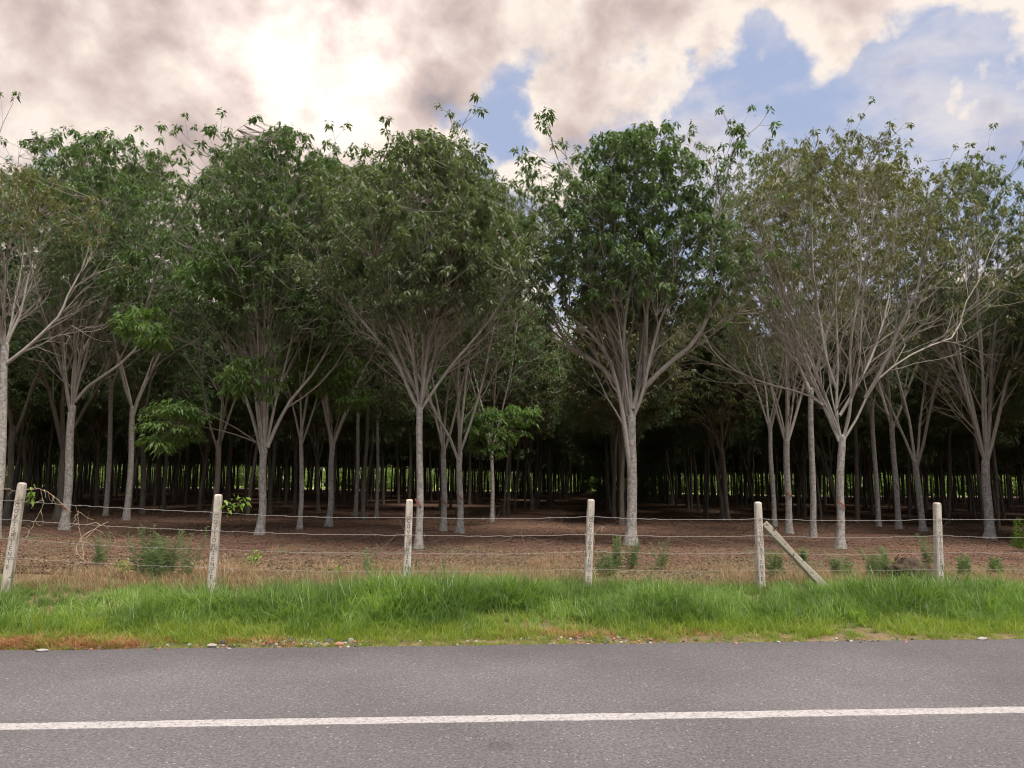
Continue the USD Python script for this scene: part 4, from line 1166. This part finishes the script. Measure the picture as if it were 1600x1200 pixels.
# short yellowish grass along the asphalt
x, y, v = scatter(9500, 0.0, 1.5)
cl = meshkit.fbm(np.stack([x * 0.8, y * 0.8, 0 * x], -1), 3, 9)
keep = rng.uniform(size=len(x)) < np.clip(1.15 - 1.0 * smoothstep(0.6, 1.5, v), 0, 1) * np.clip(0.2 + 1.9 * (cl - 0.22), 0.12, 1)
x, y, v = x[keep], y[keep], v[keep]
put('verge_grass', 'short yellow green grass along the asphalt edge', [tuft(420 + k, 26, 0.085, (0.06, 0.19), 0.008, (0.3, 1.1)) for k in range(5)], x, y, 0.55 + 0.7 * smoothstep(0.0, 0.6, v), M['grass_pale'])
# thin flowering stems that stand above the grass along the fence
x, y, v = scatter(900, lambda x: fence_at(x) - 0.9, lambda x: fence_at(x) + 0.7)
put('seed_stalks', 'thin pale seed stalks standing above the grass along the fence', [tuft(500 + k, 5, 0.08, (0.30, 0.62), 0.006, (0.1, 0.6)) for k in range(4)], x, y, rng.uniform(0.5, 1.0, len(x)), M['stalk'])
# rust coloured dead grass at the lower left and in small patches
xs, ys = [], []
for (px, py, rx, rv, nn) in [(70, 1003, 1.15, 0.17, 330), (175, 1008, 0.25, 0.07, 36), (880, 992, 0.75, 0.16, 90), (1075, 990, 0.5, 0.1, 30), (400, 1003, 0.5, 0.08, 30), (20, 1006, 0.7, 0.14, 130)]:
    c = on_ground(px, py)
    xs += list(c[0] + rng.normal(0, rx * 0.5, nn))
    ys += list(c[1] + rng.normal(0, rv * 0.6, nn))
xs, ys = np.array(xs), np.array(ys)
k = beyond(xs, ys) > 0.03
put('dead_grass', 'rust coloured dead grass at the road edge', [tuft(440 + k, 22, 0.10, (0.06, 0.17), 0.008, (0.6, 1.6)) for k in range(4)], xs[k], ys[k], rng.uniform(0.5, 1.0, k.sum()), M['grass_rust'])
# straw coloured grass just behind the fence
x, y, v = scatter(4600, lambda x: fence_at(x) + 0.05, lambda x: fence_at(x) + 2.6)
cl = meshkit.fbm(np.stack([x * 0.7, y * 0.9, 0 * x], -1), 3, 21)
fa = fence_at(x)
keep = rng.uniform(size=len(x)) < np.clip(3.6 * (cl - 0.38), 0, 1) * (1 - 0.6 * smoothstep(0.6, 2.4, v - fa))
x, y = x[keep], y[keep]
ex, ey = [], []
for (px, py, r_, nn) in [(352, 895, 0.35, 46), (320, 900, 0.3, 24), (372, 900, 0.4, 26), (1235, 875, 0.35, 20), (1390, 880, 0.4, 20), (735, 858, 0.3, 10), (450, 862, 0.3, 8), (845, 885, 0.4, 22), (870, 878, 0.3, 10)]:
    c = on_ground(px, py)
    ex += list(c[0] + rng.normal(0, r_ * 0.6, nn))
    ey += list(c[1] + rng.normal(0, r_ * 0.35, nn))
x, y = np.concatenate([x, ex]), np.concatenate([y, ey])
put('straw_grass', 'dry straw coloured grass along the back of the fence', [tuft(460 + k, 24, 0.12, (0.10, 0.34), 0.006, (0.3, 1.3)) for k in range(5)], x, y, rng.uniform(0.5, 1.1, len(x)), M['grass_dry'])
# thin low green cover in patches under the front trees
x, y, v = scatter(9000, lambda x: fence_at(x) + 0.3, 11.5, -16, 17)
cl = meshkit.fbm(np.stack([x * 0.45, y * 0.6, 0 * x], -1), 3, 33)
keep = rng.uniform(size=len(x)) < np.clip(4.0 * (cl - 0.46), 0, 0.85)
put('low_grass', 'thin low green cover in patches on the leaf litter', [tuft(480 + k, 14, 0.16, (0.03, 0.12), 0.008, (0.5, 1.3)) for k in range(4)], x[keep], y[keep], rng.uniform(0.6, 1.2, keep.sum()), M['weed'])

# leaf litter
rng = np.random.default_rng(321)
N = 200000
t = rng.uniform(0, 1, N)
yy = 11.2 + 46 * t ** 1.7
xx = rng.uniform(-0.74, 0.74, N) * yy + rng.normal(0, 0.5, N)
ok = beyond(xx, yy) > fence_at(xx) + 0.15
xx, yy = xx[ok], yy[ok]
N = len(xx)
c = np.column_stack([xx, yy, gz(xx, yy) + rng.uniform(0.003, 0.016, N)])
az = rng.uniform(0, 2 * np.pi, N)
tl = np.stack([np.cos(az), np.sin(az), rng.normal(0, 0.25, N)], -1)
sd = np.stack([-np.sin(az), np.cos(az), rng.normal(0, 0.35, N)], -1)
Ls = (rng.uniform(0.025, 0.072, N) * (0.8 + 0.6 * smoothstep(14, 40, yy)))[:, None]
cu = rng.uniform(0.0, 0.2, N)[:, None] * Ls * np.array([0, 0, 1])
V = np.stack([c - tl * Ls / 2, c + sd * Ls * 0.19 + cu, c + tl * Ls / 2, c - sd * Ls * 0.19 + cu * 0.6], 1).reshape(-1, 3)
b = (np.arange(N) * 4)[:, None]
tag(obj('leaf_litter', (V, np.stack([b + [0, 1, 2], b + [0, 2, 3]], 1).reshape(-1, 3)), M['litter']), 'fallen brown leaves covering the ground under the trees', 'leaf litter', kind='stuff')
# fallen twigs
N = 700
yy = 12.5 + 26 * rng.uniform(0, 1, N)
xx = rng.uniform(-0.7, 0.7, N) * yy
az = rng.uniform(0, np.pi, N)
d = np.stack([np.cos(az), np.sin(az), rng.uniform(0.0, 0.22, N)], -1)
P, R = grow(rng, np.column_stack([xx, yy, gz(xx, yy) + 0.015]), d, rng.uniform(0.3, 1.2, N), rng.uniform(0.005, 0.012, N), np.full(N, 0.003), 5, 0.05, 0.35)
tag(obj('fallen_twigs', tubes(P, R, 4), M['deadwood']), 'fallen dead twigs lying on the leaf litter', 'twigs', kind='stuff')

# ------------------------------------------------------------------ weeds, vines, mound, stones
def weed_mesh(seed, h, n_stems=3, leaf=0.11, dens=46, width=0.008, spread_=0.1):
    rng = np.random.default_rng(seed)
    st = np.column_stack([rng.normal(0, 0.05, n_stems), rng.normal(0, 0.05, n_stems), np.full(n_stems, -0.03)])
    d = np.column_stack([rng.normal(0, spread_, n_stems), rng.normal(0, spread_, n_stems), np.ones(n_stems)])
    P, R = grow(rng, st, d, h * rng.uniform(0.7, 1, n_stems), np.full(n_stems, 0.006), np.full(n_stems, 0.002), 9, 0.2, 0.12)
    par = np.repeat(np.arange(n_stems), dens)
    tt = np.tile(np.linspace(0.12, 0.98, dens), n_stems)
    s, tg = along(P[par], tt)
    az = rng.uniform(0, 2 * np.pi, len(s))
    el = rng.uniform(0.2, 0.9, len(s))
    o = np.stack([np.cos(az) * np.cos(el), np.sin(az) * np.cos(el), np.sin(el)], -1)
    Ls = (leaf * (1.25 - 0.8 * tt) * rng.uniform(0.7, 1.3, len(s)))[:, None]
    sd = norm(np.cross(o, np.array([0, 0, 1.0])))
    W = width * 0.5
    V = np.stack([s, s + o * Ls * 0.5 + sd * W, s + o * Ls - np.array([0, 0, 0.25]) * Ls, s + o * Ls * 0.5 - sd * W], 1).reshape(-1, 3)
    b = (np.arange(len(s)) * 4)[:, None]
    return tubes(P, R, 4), (V, np.stack([b + [0, 1, 2], b + [0, 2, 3]], 1).reshape(-1, 3))


WEEDS = [  # base px, height px, stems, leaf, material, label
    ((158, 882), 48, 2, 0.10, 'weed', 'narrow feathery weed nearest the leftmost fence post'),
    ((228, 905), 82, 5, 0.13, 'weed', 'tall bushy feathery weed at the left of the pair before the second post'),
    ((258, 903), 72, 4, 0.13, 'weed', 'bushy feathery weed at the right of the pair before the second post'),
    ((293, 905), 90, 2, 0.10, 'weed', 'slim upright feathery weed just left of the second post'),
    ((577, 898), 44, 1, 0.08, 'weed', 'single thin feathery weed left of the third fence post'),
    ((965, 888), 52, 3, 0.10, 'weed', 'pale tipped feathery weed right of the fourth fence post'),
    ((984, 888), 46, 3, 0.10, 'weed', 'feathery weed growing in front of the thick tree foot'),
    ((1038, 890), 52, 2, 0.09, 'weed', 'lone slender feathery weed right of the thick tree'),
    ((1382, 905), 50, 4, 0.12, 'weed', 'bushy dark weed at the left side of the earth mound'),
    ((1368, 908), 40, 4, 0.12, 'weed', 'low bushy weed left of the earth mound and its taller neighbour'),
    ((1448, 886), 56, 2, 0.10, 'weed', 'feathery weed between the earth mound and the last post'),
    ((1592, 862), 50, 4, 0.12, 'weed_yellow', 'yellow green bushy weed at the right edge behind the fence'),
    ((1252, 880), 28, 3, 0.10, 'weed', 'small weed growing under the diagonal brace'),
    ((245, 910), 60, 5, 0.13, 'weed', 'dense low weed in the middle of the bushy pair before the second post'),
    ((1215, 905), 44, 4, 0.12, 'weed', 'weed at the foot of the fifth post, left of the brace'),
    ((1320, 905), 34, 4, 0.12, 'weed', 'low spreading weed just beyond the lower end of the brace'),
    ((950, 900), 40, 4, 0.11, 'weed', 'low dark weed between the fourth post and the pale tipped weed'),
    ((1510, 905), 40, 4, 0.12, 'weed', 'low bushy weed right of the last post'),
    ((1560, 905), 36, 4, 0.12, 'weed', 'low dark weed near the right edge in front of the fence'),
]
for k, (bp, hp, ns, lf_, mt, label) in enumerate(WEEDS):
    p = on_ground(*bp)
    h = hp / FPX * p[1] * 1.12
    st, lv = weed_mesh(600 + k, h, ns + 2, lf_, dens=80, width=0.012, spread_=0.2)
    t = thing('tall_weed', label, 'weed', p, 'feathery weeds along the fence')
    tag(obj('stems', st, M['weed'], t.GetPath()), kind='stuff')
    tag(obj('leaves', lv, M[mt], t.GetPath()), kind='stuff')

# young broad leaved plants
for k, (px, py, hp, label) in enumerate([(395, 888, 22, 'yellow green broad leaved seedling right of the second fence post'), (525, 903, 16, 'yellow green broad leaved plant in the grass left of the third post'), (190, 895, 12, 'small yellowish leafy plant in the grass near the tall weeds')]):
    p = on_ground(px, py)
    h = hp / FPX * p[1]
    rr = np.random.default_rng(700 + k)
    C = np.column_stack([rr.normal(0, h * 0.35, 9), rr.normal(0, h * 0.3, 9), rr.uniform(0.4, 1.0, 9) * h])
    st = tubes(np.stack([np.zeros((9, 3)), C * [0.4, 0.4, 0.6], C], 1), np.tile([0.004, 0.003, 0.002], (9, 1)), 3, False)
    t = thing('leafy_plant', label, 'plant', p)
    tag(obj('stems', st, M['weed'], t.GetPath()), kind='stuff')
    tag(obj('leaves', leaflets(rr, C, 6, 0.07, 0.035, 0.05), M['weed_yellow'], t.GetPath()), kind='stuff')


def vine(seed, pts, Y, rad, mt, label, leaf=None, name='dry_vine', nside=5, sidelen=0.16, cat='vine'):
    rr = np.random.default_rng(seed)
    P = np.array([at_depth(px, py, Y + rr.normal(0, 0.04)) for px, py in pts])
    s = np.concatenate([[0], np.cumsum(np.linalg.norm(np.diff(P, axis=0), axis=1))])
    from scipy.interpolate import PchipInterpolator
    ss = np.linspace(0, s[-1], 30)
    Q = np.stack([PchipInterpolator(s, P[:, c])(ss) for c in range(3)], -1) + rr.normal(0, 0.004, (30, 3))
    t = thing(name, label, cat)
    parts = [tubes(Q[None], np.linspace(rad, rad * 0.6, 30)[None], 5)]
    if nside:
        st, tg = along(np.repeat(Q[None], nside, 0), rr.uniform(0.1, 0.95, nside))
        PB, RB = grow(rr, st, norm(rr.normal(size=(nside, 3)) + [0, 0, -0.4]), rr.uniform(0.4, 1.2, nside) * sidelen, np.full(nside, rad * 0.7), np.full(nside, rad * 0.4), 6, -0.8, 0.7)
        parts.append(tubes(PB, RB, 4))
    obj('stem', join(parts), M[mt], t.GetPath())
    if leaf:
        n_, lmat, ln_ = leaf
        C, _ = along(np.repeat(Q[None], n_, 0), rr.uniform(0.05, 1.0, n_))
        tag(obj('leaves', leaflets(rr, C, 4, ln_, ln_ * 0.5, ln_ * 0.5), M[lmat], t.GetPath()), kind='stuff')


y1 = POSTS[0][2] - 0.05
vine(801, [(38, 765), (55, 763), (72, 768), (85, 776), (100, 790), (112, 800)], y1, 0.004, 'dry_stem', 'dried vine arching over the top wire beside the leftmost post', nside=8)
vine(802, [(0, 767), (12, 764), (24, 768), (34, 776)], y1, 0.004, 'dry_stem', 'short dried vine end left of the leftmost post', nside=3)
vine(803, [(38, 845), (52, 820), (62, 800), (68, 787), (66, 778)], y1, 0.004, 'dry_stem', 'dry stalk rising to the wire just right of the leftmost post', nside=6)
vine(804, [(38, 770), (46, 773), (50, 776), (52, 780)], y1 - 0.02, 0.003, 'weed', 'green vine tip hanging at the leftmost post', leaf=(6, 'weed_yellow', 0.07), name='leafy_vine', nside=2)
y2 = POSTS[1][2] - 0.07
vine(805, [(342, 797), (348, 793), (356, 788), (366, 787), (376, 786), (384, 789)], y2, 0.003, 'weed', 'yellow green vine twig at the head of the second post', leaf=(12, 'weed_yellow', 0.07), name='leafy_vine', nside=2)
vine(806, [(340, 905), (352, 880), (348, 868), (354, 866), (356, 878)], y2 - 0.1, 0.005, 'dry_stem', 'pale curled dry stalk at the foot of the second post', nside=8, sidelen=0.22)
yd = 10.0
vine(807, [(108, 880), (118, 855), (128, 840), (150, 825), (170, 815)], yd, 0.006, 'dry_stem', 'bent pale dead stalk in the grass right of the leftmost post', nside=10, sidelen=0.3, name='dead_stalk', cat='stalk')
vine(808, [(130, 872), (127, 840), (122, 810), (118, 790)], yd + 0.1, 0.0045, 'dry_stem', 'thin upright dead stalk crossing the bent one', nside=5, sidelen=0.2, name='dead_stalk', cat='stalk')
y4 = POSTS[3][2]
vine(809, [(929, 848), (928, 838), (933, 828), (940, 823), (946, 825)], y4, 0.004, 'dry_stem', 'orange dried vine curl at the side of the fourth post', nside=5, sidelen=0.12)

# earth mound
mc = on_ground(1425, 912)
sph = trimesh.creation.icosphere(4, 1.0)
v = np.array(sph.vertices)
nz = meshkit.fbm(v * 2.4 + 5, 5, 3)
v = v * (0.45 + 1.1 * nz + 0.25 * meshkit.fbm(v * 7, 3, 8))[:, None] * np.array([0.38, 0.27, 0.29])
v[:, 2] = np.where(v[:, 2] < 0, v[:, 2] * 0.3, v[:, 2])
t = thing('earth_mound', 'dark brown lumpy earth mound in the grass left of the last post', 'mound', mc)
obj('heap', (v, np.array(sph.faces)), M['mound'], t.GetPath(), smooth=True)
rm = np.random.default_rng(9)
C = v[rm.integers(0, len(v), 60)]
C = C[C[:, 2] > 0.1]
tag(obj('dry_leaves', leaflets(rm, C, 3, 0.10, 0.05, 0.05), M['litter'], t.GetPath()), kind='stuff')

# stones at the asphalt edge
def stone(seed, s):
    m = trimesh.creation.icosphere(2, 1.0)
    vv = np.array(m.vertices)
    vv = vv * (0.7 + 0.6 * meshkit.noise(vv * 1.5 + seed * 5.3, seed))[:, None] * np.asarray(s)
    return vv, np.array(m.faces)


for k, (px, py, s, mt, label) in enumerate([
        (347, 1005, (0.030, 0.03, 0.036), 'stone_dark', 'dark angular stone at the asphalt edge below the second post'),
        (331, 1009, (0.045, 0.03, 0.022), 'stone_grey', 'pale flat stone beside the dark angular stone'),
        (515, 1002, (0.05, 0.035, 0.03), 'stone_dark', 'dark stone in the gravel patch left of the third post'),
        (530, 1006, (0.045, 0.03, 0.02), 'stone_red', 'reddish flat stone right of the dark stone in the gravel patch'),
        (456, 1000, (0.035, 0.03, 0.03), 'stone_dark', 'dark stone at the left end of the gravel patch'),
        (548, 1001, (0.032, 0.03, 0.028), 'stone_grey', 'grey stone at the right end of the gravel patch'),
        (66, 1016, (0.06, 0.03, 0.014), 'stone_grey', 'thin pale flat stone on the asphalt edge at lower left'),
        (1535, 998, (0.05, 0.03, 0.02), 'stone_grey', 'pale stone at the asphalt edge below the last post')]):
    p = on_plane(px, py, 0.015)
    o = obj('stone', stone(k + 1, s), M[mt], smooth=40)
    UsdGeom.Xformable(o).AddTranslateOp().Set(Gf.Vec3d(*p))
    tag(o, label, 'stone')
rng = np.random.default_rng(55)
xs, ys = [], []
for (px, py, rx, nn) in [(490, 1006, 0.45, 170), (340, 1009, 0.25, 50), (900, 1000, 0.6, 60), (1350, 1000, 1.0, 40), (200, 1012, 0.9, 60), (1000, 1003, 2.5, 70)]:
    c = on_plane(px, py, 0)
    xs += list(c[0] + rng.normal(0, rx * 0.6, nn))
    ys += list(c[1] + rng.normal(0, 0.07, nn))
xs, ys = np.array(xs), np.array(ys)
n = len(xs)
pi = instancer('/World/gravel', [[('pebble', stone(20 + k, (0.013, 0.012, 0.009)), M[['stone_dark', 'stone_grey', 'stone_red'][k % 3]])] for k in range(6)], np.column_stack([xs, ys, np.maximum(gz(xs, ys), np.where(beyond(xs, ys) < 0, 0.004, -1)) + 0.004]),
               rng.integers(0, 6, n), rng.uniform(0, 6.28, n), np.repeat(rng.uniform(0.5, 1.8, (n, 1)), 3, 1))
tag(pi, 'loose gravel and grit along the asphalt edge', 'gravel', kind='stuff')

print('triangles', sum(len(UsdGeom.Mesh(p).GetFaceVertexCountsAttr().Get()) for p in Usd.PrimRange(stage.GetPseudoRoot(), Usd.PrimAllPrimsPredicate) if p.IsA(UsdGeom.Mesh)))
